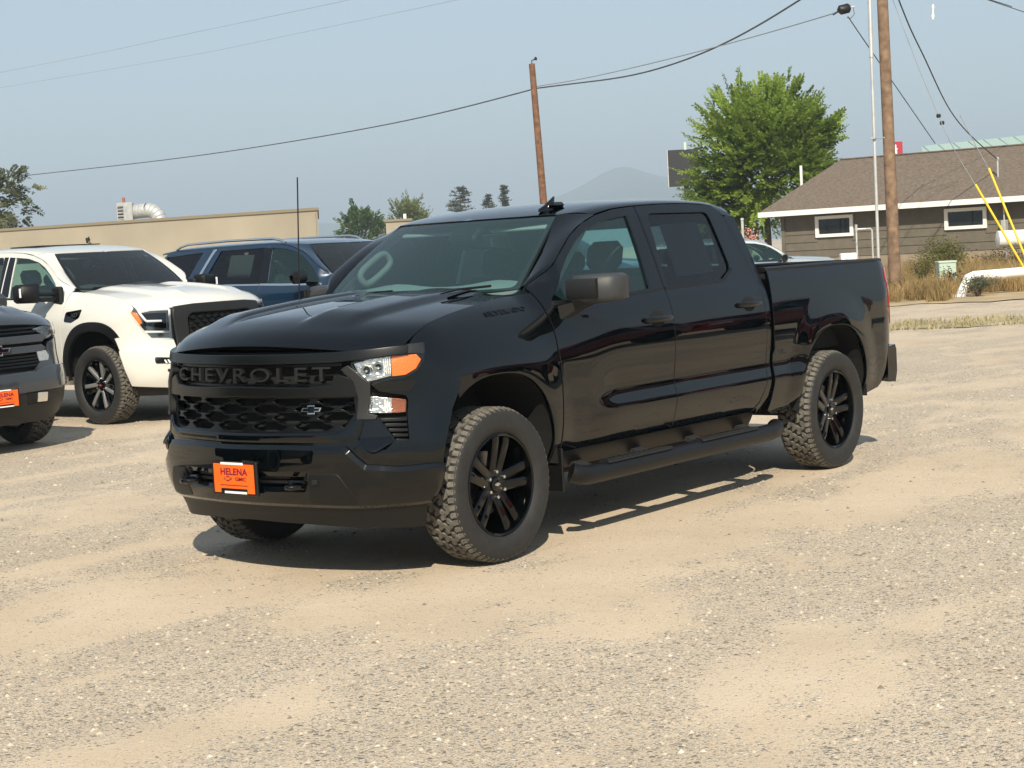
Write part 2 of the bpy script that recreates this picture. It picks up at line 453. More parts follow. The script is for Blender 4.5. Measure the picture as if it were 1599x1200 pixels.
def ground_mat():
    m = bpy.data.materials.new('gravel_ground'); m.use_nodes = True; t = m.node_tree; b = t.nodes['Principled BSDF']; L = t.links.new
    b.inputs['Roughness'].default_value = .95; b.inputs['Specular IOR Level'].default_value = .15
    tc = t.nodes.new('ShaderNodeTexCoord'); at_ = t.nodes.new('ShaderNodeAttribute'); at_.attribute_name = 'gravel'
    def noise(s, d=5, r=.6):
        n = t.nodes.new('ShaderNodeTexNoise'); n.inputs['Scale'].default_value = s; n.inputs['Detail'].default_value = d; n.inputs['Roughness'].default_value = r
        L(tc.outputs['Object'], n.inputs['Vector']); return n
    def ramp(src, stops):
        r = t.nodes.new('ShaderNodeValToRGB'); e = r.color_ramp.elements
        while len(e) < len(stops): e.new(.5)
        for k, (p_, c) in enumerate(stops): e[k].position = p_; e[k].color = (*c, 1)
        L(src, r.inputs['Fac']); return r
    def mix(f, a, c, bt='MIX'):
        x = t.nodes.new('ShaderNodeMix'); x.data_type = 'RGBA'; x.blend_type = bt
        if isinstance(f, float): x.inputs[0].default_value = f
        else: L(f, x.inputs[0])
        L(a, x.inputs[6]); L(c, x.inputs[7]); return x.outputs[2]
    sand = ramp(noise(.9, 7).outputs['Fac'], [(.25, (.445, .365, .265)), (.5, (.52, .430, .318)), (.75, (.57, .480, .365))])
    grit = ramp(noise(210, 3).outputs['Fac'], [(.28, (.62, .60, .57)), (.5, (1, 1, 1)), (.75, (1.18, 1.18, 1.18))])
    col = mix(.8, sand.outputs[0], mix(1.0, sand.outputs[0], grit.outputs[0], 'MULTIPLY'))
    fine = noise(6, 7, .75)
    def math_(op, a, c, clamp=False):
        x = t.nodes.new('ShaderNodeMath'); x.operation = op; x.use_clamp = clamp
        for k, q in enumerate((a, c)):
            if isinstance(q, (int, float)): x.inputs[k].default_value = q
            else: L(q, x.inputs[k])
        return x.outputs[0]
    amount = math_('ADD', at_.outputs['Fac'], math_('MULTIPLY', math_('SUBTRACT', fine.outputs['Fac'], .5), 1.1), True)
    height = None
    for (sc_, lo_, hi_, seed_) in ((150, .06, .66, 0.), (85, .025, .66, 3.), (44, .006, .36, 7.)):      # three sizes of pebble lying on the dust
        vo = t.nodes.new('ShaderNodeTexVoronoi'); vo.inputs['Scale'].default_value = sc_; vo.inputs['Randomness'].default_value = 1.0
        mp = t.nodes.new('ShaderNodeMapping'); mp.inputs['Location'].default_value = (seed_, seed_ * 2, 0); L(tc.outputs['Object'], mp.inputs['Vector']); L(mp.outputs[0], vo.inputs['Vector'])
        sep = t.nodes.new('ShaderNodeSeparateColor'); L(vo.outputs['Color'], sep.inputs[0])
        thr = math_('ADD', math_('MULTIPLY', amount, hi_), lo_)
        here = math_('LESS_THAN', sep.outputs[0], thr)
        rnd = math_('LESS_THAN', vo.outputs['Distance'], .46)
        pres = math_('MULTIPLY', here, rnd)
        stone = ramp(sep.outputs[1], [(.0, (.15, .135, .115)), (.22, (.27, .245, .21)), (.5, (.38, .345, .29)), (.8, (.47, .43, .365)), (1., (.60, .55, .47))])
        col = mix(math_('MULTIPLY', pres, .85), col, stone.outputs[0])
        hgt = math_('MULTIPLY', pres, math_('MULTIPLY', math_('SUBTRACT', .5, vo.outputs['Distance']), 60. / sc_))
        height = hgt if height is None else math_('ADD', height, hgt)
    L(col, b.inputs['Base Color'])
    bp = t.nodes.new('ShaderNodeBump'); bp.inputs['Strength'].default_value = .9; bp.inputs['Distance'].default_value = .016; L(height, bp.inputs['Height'])
    b2 = t.nodes.new('ShaderNodeBump'); b2.inputs['Strength'].default_value = .4; b2.inputs['Distance'].default_value = .012; L(noise(38, 5).outputs['Fac'], b2.inputs['Height']); L(bp.outputs['Normal'], b2.inputs['Normal'])
    L(b2.outputs['Normal'], b.inputs['Normal'])
    return m
MT['ground'] = ground_mat()

def ground_patch(name, x0, x1, y0, y1, step, zoff=0.0, edge=.0):
    nx = int((x1 - x0) / step) + 1; ny = int((y1 - y0) / step) + 1
    X, Y = np.meshgrid(np.linspace(x0, x1, nx), np.linspace(y0, y1, ny), indexing='ij')
    Z = ground_z(X, Y) + zoff
    if edge:
        b = np.minimum(np.minimum(X - x0, x1 - X), np.minimum(Y - y0, y1 - Y)); Z = Z - edge * smst(1.0, 0.0, b)
    V = np.stack([X, Y, Z], -1).reshape(-1, 3)
    I = np.arange(nx * ny).reshape(nx, ny); F = np.stack([I[:-1, :-1], I[1:, :-1], I[1:, 1:], I[:-1, 1:]], -1).reshape(-1, 4)
    me = bpy.data.meshes.new(name); me.vertices.add(len(V)); me.vertices.foreach_set('co', V.ravel())
    me.loops.add(F.size); me.loops.foreach_set('vertex_index', F.ravel()); me.polygons.add(len(F))
    me.polygons.foreach_set('loop_start', np.arange(0, F.size, 4)); me.update(calc_edges=True)
    me.polygons.foreach_set('use_smooth', np.ones(len(F), bool))
    a = me.attributes.new('gravel', 'FLOAT', 'POINT'); a.data.foreach_set('value', gravel_mask(X, Y).ravel().astype(np.float32))
    me.materials.append(MT['ground']); o = bpy.data.objects.new(name, me); COL.objects.link(o)
    return tag(o, kind='structure')

ground_patch('gravel_lot', -30, 8, -20, 9, .11, edge=.05)
ground_patch('ground', -4500, 1500, -4500, 1500, 60, -.045)

# loose stones: real pebbles where the gravel is thick and near enough to tell apart
def stones():
    rg = np.random.default_rng(11); P = []
    for (d0, d1, dens_, s0, s1) in ((3.8, 7.5, 1300, .003, .014), (7.5, 12, 560, .004, .015), (12, 20, 120, .006, .018)):
        # sample the wedge the camera sees, a little wider
        area = .5 * (d1**2 - d0**2) * 2 * rad(21); n = int(area * dens_)
        r = np.sqrt(rg.uniform(d0**2, d1**2, n)); a = YAW + rg.uniform(-rad(21), rad(21), n)
        x = CAM[0] + r * np.cos(a); y = CAM[1] + r * np.sin(a)
        m = gravel_mask(x, y); k = rg.uniform(0, 1, n) < .10 + .90 * m**1.2
        x, y = x[k], y[k]; s = s0 + (s1 - s0) * rg.uniform(0, 1, len(x))**3.2
        P.append(np.stack([x, y, s], 1))
    P = np.concatenate(P); n = len(P)
    base = np.array([(1, 0, 0), (.3, .95, 0), (-.8, .6, 0), (-.8, -.6, 0), (.3, -.95, 0), (.15, .1, .9), (-.2, -.2, .75)])
    F = np.array([(0, 1, 5), (1, 2, 5), (2, 6, 5), (2, 3, 6), (3, 4, 6), (4, 5, 6), (4, 0, 5)])
    nb = len(base); J = 1 + .35 * rg.uniform(-1, 1, (n, nb, 3)); V = base[None] * J
    V[:, :, 2] *= rg.uniform(.45, .95, n)[:, None]; V[:, :, 0] *= rg.uniform(.8, 1.5, n)[:, None]
    th = rg.uniform(0, 2 * np.pi, n); c, s = np.cos(th)[:, None], np.sin(th)[:, None]
    X = (V[:, :, 0] * c - V[:, :, 1] * s) * P[:, 2:3] + P[:, 0:1]; Y = (V[:, :, 0] * s + V[:, :, 1] * c) * P[:, 2:3] + P[:, 1:2]
    Z = V[:, :, 2] * P[:, 2:3] + ground_z(P[:, 0], P[:, 1])[:, None] - .0015
    VV = np.stack([X, Y, Z], -1).reshape(-1, 3); FF = (F[None] + (np.arange(n) * nb)[:, None, None]).reshape(-1, 3)
    me = bpy.data.meshes.new('loose_gravel'); me.vertices.add(len(VV)); me.vertices.foreach_set('co', VV.ravel())
    me.loops.add(FF.size); me.loops.foreach_set('vertex_index', FF.ravel()); me.polygons.add(len(FF)); me.polygons.foreach_set('loop_start', np.arange(0, FF.size, 3)); me.update(calc_edges=True)
    tone = np.repeat(rg.choice([.0, .25, .45, .6, .75, 1.0], n, p=[.12, .22, .27, .22, .15, .02]), nb).astype(np.float32)
    a = me.attributes.new('tone', 'FLOAT', 'POINT'); a.data.foreach_set('value', tone)
    m = mat('pebble', (.4, .36, .3), rough=.9, spec=.2); t = m.node_tree; an = t.nodes.new('ShaderNodeAttribute'); an.attribute_name = 'tone'
    r = t.nodes.new('ShaderNodeValToRGB'); e = r.color_ramp.elements; e[0].color = (.19, .165, .13, 1); e[1].color = (.57, .52, .44, 1)
    e.new(.3).color = (.36, .31, .24, 1); e.new(.7).color = (.50, .43, .33, 1)
    t.links.new(an.outputs['Fac'], r.inputs['Fac']); t.links.new(r.outputs['Color'], t.nodes['Principled BSDF'].inputs['Base Color'])
    me.materials.append(m); o = bpy.data.objects.new('loose_gravel', me); COL.objects.link(o)
    tag(o, 'loose grey gravel scattered over the dusty lot', 'gravel', kind='stuff')
stones()
# ------------------------------------------------------------------ pickup: the surfaces of its body
PL = np.array([(.908, -.2), (.92, 0), (.908, .2), (.87, .4), (.822, .57), (.768, .70), (.70, .80), (.62, .88), (.53, .94), (.42, .98), (.30, .995), (.15, 1.0), (0, 1.0)])
_cs = np.concatenate([[0], np.cumsum(np.linalg.norm(np.diff(PL, axis=0), axis=1))]); _cs -= _cs[1]
PX = Sp(_cs, PL[:, 0]); PY = Sp(_cs, PL[:, 1])
DZ = Sp([.25, .35, .45, .55, .70, .9, 1.1, 1.22, 1.3], [-.06, -.03, .015, .035, .035, .01, 0, -.02, -.05])
ARCH = ((0.0, .50, .61), (-3.745, .49, .615))            # wheel openings: centre, half width, height above z .40

def rho(x, z, k):
    xc, hw, h = ARCH[k]; n = 2.5
    return (np.abs((x - xc) / hw)**n + (np.maximum(z - .40, 0) / h)**n)**(1 / n)

def flare(x, z):
    f = 0
    for k in (0, 1):
        f = f + .018 * smst(1.42, 1.0, rho(x, z, k)) * smst(.42, .62, z)
    return f

def Q(s, z, off=0.):
    """front of the truck: s along the nose from its middle, z up"""
    s = np.asarray(s, float); z = np.asarray(z, float); a = np.abs(s); e = 1e-3
    tx = PX(a + e) - PX(a - e); ty = PY(a + e) - PY(a - e); L = np.hypot(tx, ty) + 1e-12
    d = DZ(z) + off + flare(PX(a), z) * smst(.95, 1.12, a)
    return np.stack([PX(a) + ty / L * d, np.where(s < 0, -1., 1.) * (PY(a) - tx / L * d), z + 0 * a], -1)

FYP = Sp([0, .2, .4, .57, .70, .80, .88, .94, .99], [.92, .908, .87, .822, .768, .70, .62, .53, .40])       # nose x by |y|
FXP = Sp([-.2, 0, .15, .30, .42, .53, .62, .70], [1.0, 1.0, 1.0, .995, .98, .94, .88, .80])                  # side y by x
HC = Sp([-.6, -.4, 0, .3, .55, .70, .79, .85, .89, .915, .95], [1.466, 1.452, 1.428, 1.404, 1.377, 1.350, 1.318, 1.284, 1.243, 1.198, 1.10])
YG = Sp([-.60, -.37, 0, .3, .45, .56], [.765, .78, .82, .85, .87, .88])                                     # hood / fender gap

def H(x, y):
    x = np.asarray(x, float); ay = np.abs(y)
    xi = x + smst(-.5, .45, x) * (.92 - FYP(ay))
    z = HC(xi) - .054 * (ay / .8)**2
    dome = smst(.25, .32, ay) * smst(.62, .51, ay)      # two raised shoulders with a valley between
    return z + .030 * dome * smst(.80, .55, xi) * smst(-.55, -.25, x)

PD = Sp([.40, .47, .52, .58, .64, .70, .745, .78, .82, .90, 1.0, 1.08, 1.16, 1.24, 1.30, 1.34, 1.38, 1.45, 1.6, 1.75, 1.85, 1.92],
        [.86, .915, .945, .968, .985, .997, .992, .983, .979, .988, .999, 1.003, 1.000, .989, .974, .957, .938, .914, .862, .806, .764, .73])
PN = Sp([.40, .47, .52, .58, .64, .70, .82, .90, 1.0, 1.08, 1.16, 1.24, 1.30, 1.34, 1.38, 1.45, 1.6, 1.75, 1.85, 1.92],
        [.86, .915, .942, .962, .974, .983, .993, .997, 1.001, 1.003, 1.000, .989, .974, .957, .938, .914, .862, .806, .764, .73])
PB = Sp([.40, .5, .6, .7, .85, 1.0, 1.1, 1.2, 1.3, 1.4, 1.46], [.90, .945, .972, .988, .998, 1.003, 1.003, .998, .988, .970, .95])

def S(x, z):
    """left body side: y by (x, z)"""
    x = np.asarray(x, float) + 0 * np.asarray(z, float); z = np.asarray(z, float) + 0 * x
    led = smst(-.80, -1.10, x) * smst(-3.45, -3.2, x)
    door = PD(z) * led + (1 - led) * PN(z)
    wb = smst(-2.84, -2.90, x)
    y = door * (1 - wb) + (PB(z) * (1 - led) + led * np.where(z < .9, PD(z), PB(z))) * wb
    xx = np.clip(x, -.62, .62)
    ym = FXP(xx); yt = YG(xx); zt = H(xx, yt); y0 = (yt - .45 * ym) / .55; a = ym - y0; b = np.maximum((zt - 1.02) / .893, .05)
    q = np.clip((z - 1.02) / b, 0, .985)
    fen = np.where(z > 1.02, y0 + a * np.sqrt(1 - q * q), PN(np.minimum(z, 1.06)) - 1.002 + ym)
    hi = smst(1.16, 1.34, z); wf = smst(-1.25 + .53 * hi, -.05 - .35 * hi, x)
    y = y * (1 - wf) + fen * wf
    y = y - .05 * (np.clip(-4.50 - x, 0, .3) / .2)**2 * smst(.5, .8, z)
    return y + flare(x, z)

def SX(off=0.):
    return lambda u, v: np.stack([u + 0 * v, S(u, v) + off, v + 0 * u], -1)

def HX(off=0.):
    return lambda u, v: np.stack([u + 0 * v, v + 0 * u, H(u, v) + off], -1)

def QX(off=0.):
    return lambda u, v: Q(u, v, off)

class Shell:
    """roof and upper cab side, by (x, t); t runs from the middle of the roof over the edge and down"""
    def __init__(s, xs, zs):
        s.zc = Sp(xs, zs)
        pts = [(-.25, 1.923), (0, 1.926), (.25, 1.923), (.45, 1.916), (.58, 1.908), (.66, 1.898), (.71, 1.886), (.742, 1.866), (.764, 1.838)]
        pts += [(float(PD(z)), z) for z in (1.78, 1.70, 1.6, 1.5, 1.4)]
        pts = np.array(pts); c = np.concatenate([[0], np.cumsum(np.linalg.norm(np.diff(pts, axis=0), axis=1))]); c -= c[1]
        s.Y = Sp(c, pts[:, 0]); s.Z = Sp(c, pts[:, 1]); s.c = c
        s.tt = np.linspace(.3, c[-1], 400)
    def __call__(s, x, t):
        x = np.asarray(x, float) + 0 * t; z = s.Z(t)
        return np.stack([x, s.Y(t), z + (s.zc(x) - 1.926) * smst(1.70, 1.88, z)], -1)
    def t_at(s, x, z):
        zz = s(np.full(400, x), s.tt)[:, 2]
        return float(np.interp(-z, -zz, s.tt))
    def t_y(s, y): return float(np.interp(y, s.Y(s.tt * 0 + np.linspace(0, .8, 400)), np.linspace(0, .8, 400)))

def arch_line(k, n=22, a0=0.0, a1=math.pi, grow=0.0):
    """points along a wheel opening, from its front foot over the top to its rear foot"""
    xc, hw, h = ARCH[k]; out = []
    for i in range(n + 1):
        a = a0 + (a1 - a0) * i / n; c, s_ = math.cos(a), math.sin(a); m = 2 / 2.5
        out.append((xc + (hw + grow) * math.copysign(abs(c)**m, c), .40 + (h + grow) * abs(s_)**m))
    return out

# ------------------------------------------------------------------ wheels
def bowtie(w, h):
    a = w / 2; b = h / 2
    return [(-a * .36, b), (a * .36, b), (a * .36, b * .42), (a * 1.0, b * .42), (a * .84, -b * .42), (a * .36, -b * .42), (a * .36, -b), (-a * .36, -b), (-a * .36, -b * .42), (-a * 1.0, -b * .42), (-a * .84, b * .42), (-a * .36, b * .42)][::-1]

def tyre_profile(R_, r, hw):
    k = R_ - r
    o = [(.76 * hw, r), (.86 * hw, r + .06 * k), (.97 * hw, r + .28 * k), (1.01 * hw, r + .48 * k), (.985 * hw, r + .68 * k), (.965 * hw, r + .80 * k), (.90 * hw, r + .895 * k), (.80 * hw, r + .925 * k)]
    return [(-a, b) for a, b in o] + o[::-1]

def make_wheel(style, R_=.415, r=.272, hw=.137):
    w = empty('wheel')
    ty = MB().lathe(tyre_profile(R_, r, hw), 72).build('tyre', MT['tyre'], w, 40)
    # tread blocks in five ribs
    b = MB(); n = 62; r0 = R_ - .013; r1 = R_
    def block(y0, y1, a0, a1, skew, ra, rb, ya=0.0, yb=0.0):
        q = [(y0, a0), (y1, a0 + skew), (y1 + .004, (a0 + a1) / 2 + skew), (y1, a1 + skew), (y0, a1), (y0 - .004, (a0 + a1) / 2)]
        V = []
        for (rr, ins) in ((r0 - .004, 0.0), (None, 1.0)):
            for (y, a) in q:
                ac = (a0 + a1 + skew) / 2; yc = (y0 + y1) / 2
                f = 1 - .10 * ins; y_ = yc + (y - yc) * f; a_ = ac + (a - ac) * f
                if rr is None:
                    t = (y - y0) / (y1 - y0); R2 = ra + (rb - ra) * t
                else: R2 = rr if abs(y_) < hw * .86 else r0 - .014
                V.append((R2 * math.cos(a_), y_, R2 * math.sin(a_)))
        F = [(6, 7, 8, 9, 10, 11)] + [(k, (k + 1) % 6, 6 + (k + 1) % 6, 6 + k) for k in range(6)]
        b.add(V, F)
    st = 2 * math.pi / n
    for k in range(n):
        a = k * st
        for sg in (1, -1):
            ofs = 0 if sg > 0 else st * .4
            y0, y1 = (.66 * hw, .915 * hw) if sg > 0 else (-.915 * hw, -.66 * hw)
            ra, rb = (r1, r1 - .016) if sg > 0 else (r1 - .016, r1)
            block(y0, y1, a + ofs, a + ofs + st * .74, st * .10 * sg, ra, rb)
            for (ya_, yb_, o_, sk) in ((.40, .61, .30, .42), (.15, .355, .62, -.38)):
                y0, y1 = (ya_ * hw, yb_ * hw) if sg > 0 else (-yb_ * hw, -ya_ * hw)
                block(y0, y1, a + st * o_, a + st * (o_ + .74), st * (sk if k % 2 else -sk * .6) * sg, r1, r1)
        block(-.105 * hw, .105 * hw, a + st * .1, a + st * .84, st * (.40 if k % 2 else -.40), r1, r1)
    tb = b.build('tread_blocks', MT['tread'], w, None); tb['kind'] = 'stuff'
    rb_ = MB()
    lip = .80 * hw
    rb_.lathe([(lip - .03, r + .001), (lip + .006, r + .003), (lip + .010, r - .004), (lip + .004, r - .012), (lip - .02, r - .016), (lip - .06, r - .024), (-lip, r - .03)], 64)
    rb_.lathe([(-lip, r - .03), (-lip, .0001)], 32)
    rb_.build('rim', MT['rim_black'], w, 40)
    MB().lathe([(-.03, .06), (-.03, .175), (-.012, .175), (-.012, .06)], 40).build('brake_disc', MT['steel'], w)
    fy = lip - .012
    nsp = 5 if style == 'main' else (7 if style == 'white' else 6)
    ph = rad(101) if style == 'main' else rad(90)
    for k in range(nsp):
        ang = ph + 2 * math.pi * k / nsp
        for sd in ((-1, 1) if style != 'white' else (-1, 1)):
            rings = []
            for (rr, of, wd_, y_, dp) in ((.050, .022, .026, fy - .030, .034), (.10, .029, .026, fy - .022, .034), (.17, .037, .026, fy - .010, .034), (.225, .043, .027, fy - .004, .034), (r - .016, .048, .029, fy - .004, .036)):
                if style == 'white': of *= .8; wd_ *= .8
                c = sd * of; ring = []
                for (du, dy) in ((-wd_, -dp), (-wd_, -.006), (-wd_ * .62, 0), (wd_ * .62, 0), (wd_, -.006), (wd_, -dp)):
                    q = c + du; ring.append((rr * math.cos(ang) - q * math.sin(ang), y_ + dy, rr * math.sin(ang) + q * math.cos(ang)))
                rings.append(ring)
            MB().loft(rings).build('spoke', MT['rim_machined'] if (style == 'white' and sd > 0) else MT['rim_black'], w, 30)
    MB().lathe([(fy - .07, .095), (fy - .045, .092), (fy - .030, .084), (fy - .028, .044), (fy - .034, .040)], 40).build('hub', MT['rim_black'], w)
    cap = MB().lathe([(fy - .034, .041), (fy - .020, .038), (fy - .016, .030), (fy - .015, .0005)], 28).build('hub_cap', MT['gloss_black'], w)
    MB().prism(bowtie(.046, .018), lambda u, v, d: (u, fy - .015 + d, v), .0, .003).build('emblem', MT['chrome'] if style != 'white' else MT['red_lens'], cap, None)
    for k in range(6):
        a = 2 * math.pi * (k + .5) / 6
        MB().lathe([(fy - .045, .0125), (fy - .018, .0115), (fy - .010, .009), (fy - .008, .0005)], 10, c=(.068 * math.cos(a), 0, .068 * math.sin(a))).build('lug_nut', MT['chrome'], w)
    return w

WHEELS = {}
def put_wheels(root, style, track=.868, xs=(0, -3.745), steer=0.0, R_=.415):
    for x in xs:
        for sg in (1, -1):
            if style not in WHEELS:
                WHEELS[style] = w = make_wheel(style, R_)
            else:
                w = copy_tree(WHEELS[style])
            w.parent = root; w.location = (x, sg * track, R_)
            w.rotation_euler = (0, 0 if x < -1 else 0, (0 if sg > 0 else math.pi) + (steer if x > -1 else 0))

# ------------------------------------------------------------------ pickup builder
SH = Shell([-1.0, -1.1, -1.25, -1.5, -1.8, -2.2, -2.5, -2.7, -2.85], [1.848, 1.874, 1.903, 1.932, 1.944, 1.947, 1.938, 1.917, 1.880])
SUVSH = Shell([-1.0, -1.1, -1.25, -1.5, -1.8, -2.2, -3.0, -3.6, -3.9], [1.848, 1.872, 1.898, 1.919, 1.927, 1.930, 1.926, 1.905, 1.87])
DOOR_TOP = [(-.541, 1.441), (-.735, 1.585), (-.939, 1.715), (-1.094, 1.783), (-1.258, 1.829), (-1.46, 1.862), (-1.704, 1.878)]
FWIN = [(-.640, 1.392), (-.735, 1.515), (-.842, 1.603), (-.98, 1.693), (-1.117, 1.755), (-1.329, 1.805), (-1.575, 1.826), (-1.565, 1.60), (-1.545, 1.378), (-1.301, 1.366), (-.68, 1.356)]
RWIN = rnd_poly([(-1.80, 1.838), (-2.500, 1.836), (-2.535, 1.46), (-2.40, 1.392), (-1.735, 1.378)], .05)

def rounded_box(name, c, size, bev, m, parent, R=None):
    return MB().box(c, size, bev, R).build(name, m, parent, 50)

def rot(axis, a):
    return np.array(Matrix.Rotation(a, 3, axis))

def seat(parent, x, y, name='seat', wide=.52, head=True, m='interior'):
    t = rounded_box(name, (x, y, .86), (.52, wide, .18), .06, MT[m], parent)
    Rb = rot('Y', rad(-14))
    rounded_box('seat_back', (x - .30, y, 1.18), (.16, wide, .62), .06, MT[m], t, Rb)
    if head: rounded_box('headrest', (x - .395, y, 1.585), (.10, .27, .19), .045, MT[m], t, Rb)
    return t

def glass_edge(name, outline, surf, out, m, parent, sg=1, step=.06):
    return sheet(name, outline, surf, out, m, parent, step=step, thick=.004, sg=sg, lip=.001)

def build_cab_front(root, paint_, shell, gm='windshield_dark'):
    """A-pillars and windshield"""
    tf = shell.t_y(.625)
    W = [np.array([-.537, .753, 1.440]), np.array([-.80, .709, 1.635]), shell(np.array([-1.085]), np.array([tf]))[0]]
    Wx, Wy, Wz = [Sp([0, .5, 1], [w[i] for w in W]) for i in range(3)]
    kd = np.linspace(0, 1, 5); D = DOOR_TOP[:5]
    Dx = Sp(kd, [d[0] for d in D]); Dz = Sp(kd, [d[1] for d in D])
    n, m = 18, 8
    for sg in (1, -1):
        rows = []
        for i in range(n):
            k = i / (n - 1); w = np.array([Wx(k), Wy(k), Wz(k)]); dx, dz = float(Dx(k)), float(Dz(k))
            d = np.array([dx + .004, float(S(dx, dz)) - .002, dz + .007])
            row = []
            for j in range(m):
                q = j / (m - 1); p = w + (d - w) * q + np.array([.55, .45, .55]) * .055 * q * (1 - q) * (1 - .3 * k)
                row.append((p[0], sg * p[1], p[2]))
            rows.append([(w[0] - .02, sg * (w[1] - .012), w[2] - .025)] + row + [(d[0] - .015, sg * (d[1] - .02), d[2])])
        g = MB().grid(rows)
        if sg > 0: g.F = [f[::-1] for f in g.F]
        g.build('a_pillar', paint_, root, 60)
    # windshield: a across, b up
    def ws(a, b, off=0.0):
        a = np.asarray(a, float); b = np.asarray(b, float)
        ex, ey, ez = Wx(b), Wy(b), Wz(b)
        y = ey * a
        cx = -.425 + (-1.0 + .425) * b; cz = 1.425 + (1.848 - 1.425) * b
        top = shell.zc(np.full_like(a, -1.0))
        q = np.abs(a)**2.2
        x = cx + (ex - cx) * q; z = cz + (ez - cz) * q
        bul = .018 * 4 * b * (1 - b)
        return np.stack([x + .6 * bul + off * .6, y, z + .8 * bul + off * .8], -1)
    glassn = sheet('windshield', [(-.985, .0), (.985, .0), (.985, .985), (-.985, .985)], lambda u, v: ws(u, v, -.006), (1, 0, 1), MT[gm], root, step=.09, thick=.004, lip=.001)
    # black ceramic band round the glass
    sheet('windshield_seal', [(-1.0, -.02), (1.0, -.02), (1.0, 1.0), (-1.0, 1.0)], lambda u, v: ws(u, v, -.009), (1, 0, 1), MT['trim_black'], root, holes=[rnd_poly([(-.945, .03), (.945, .03), (.945, .955), (-.945, .955)], .06)], step=.09, thick=.004, lip=.001)
    return ws, glassn

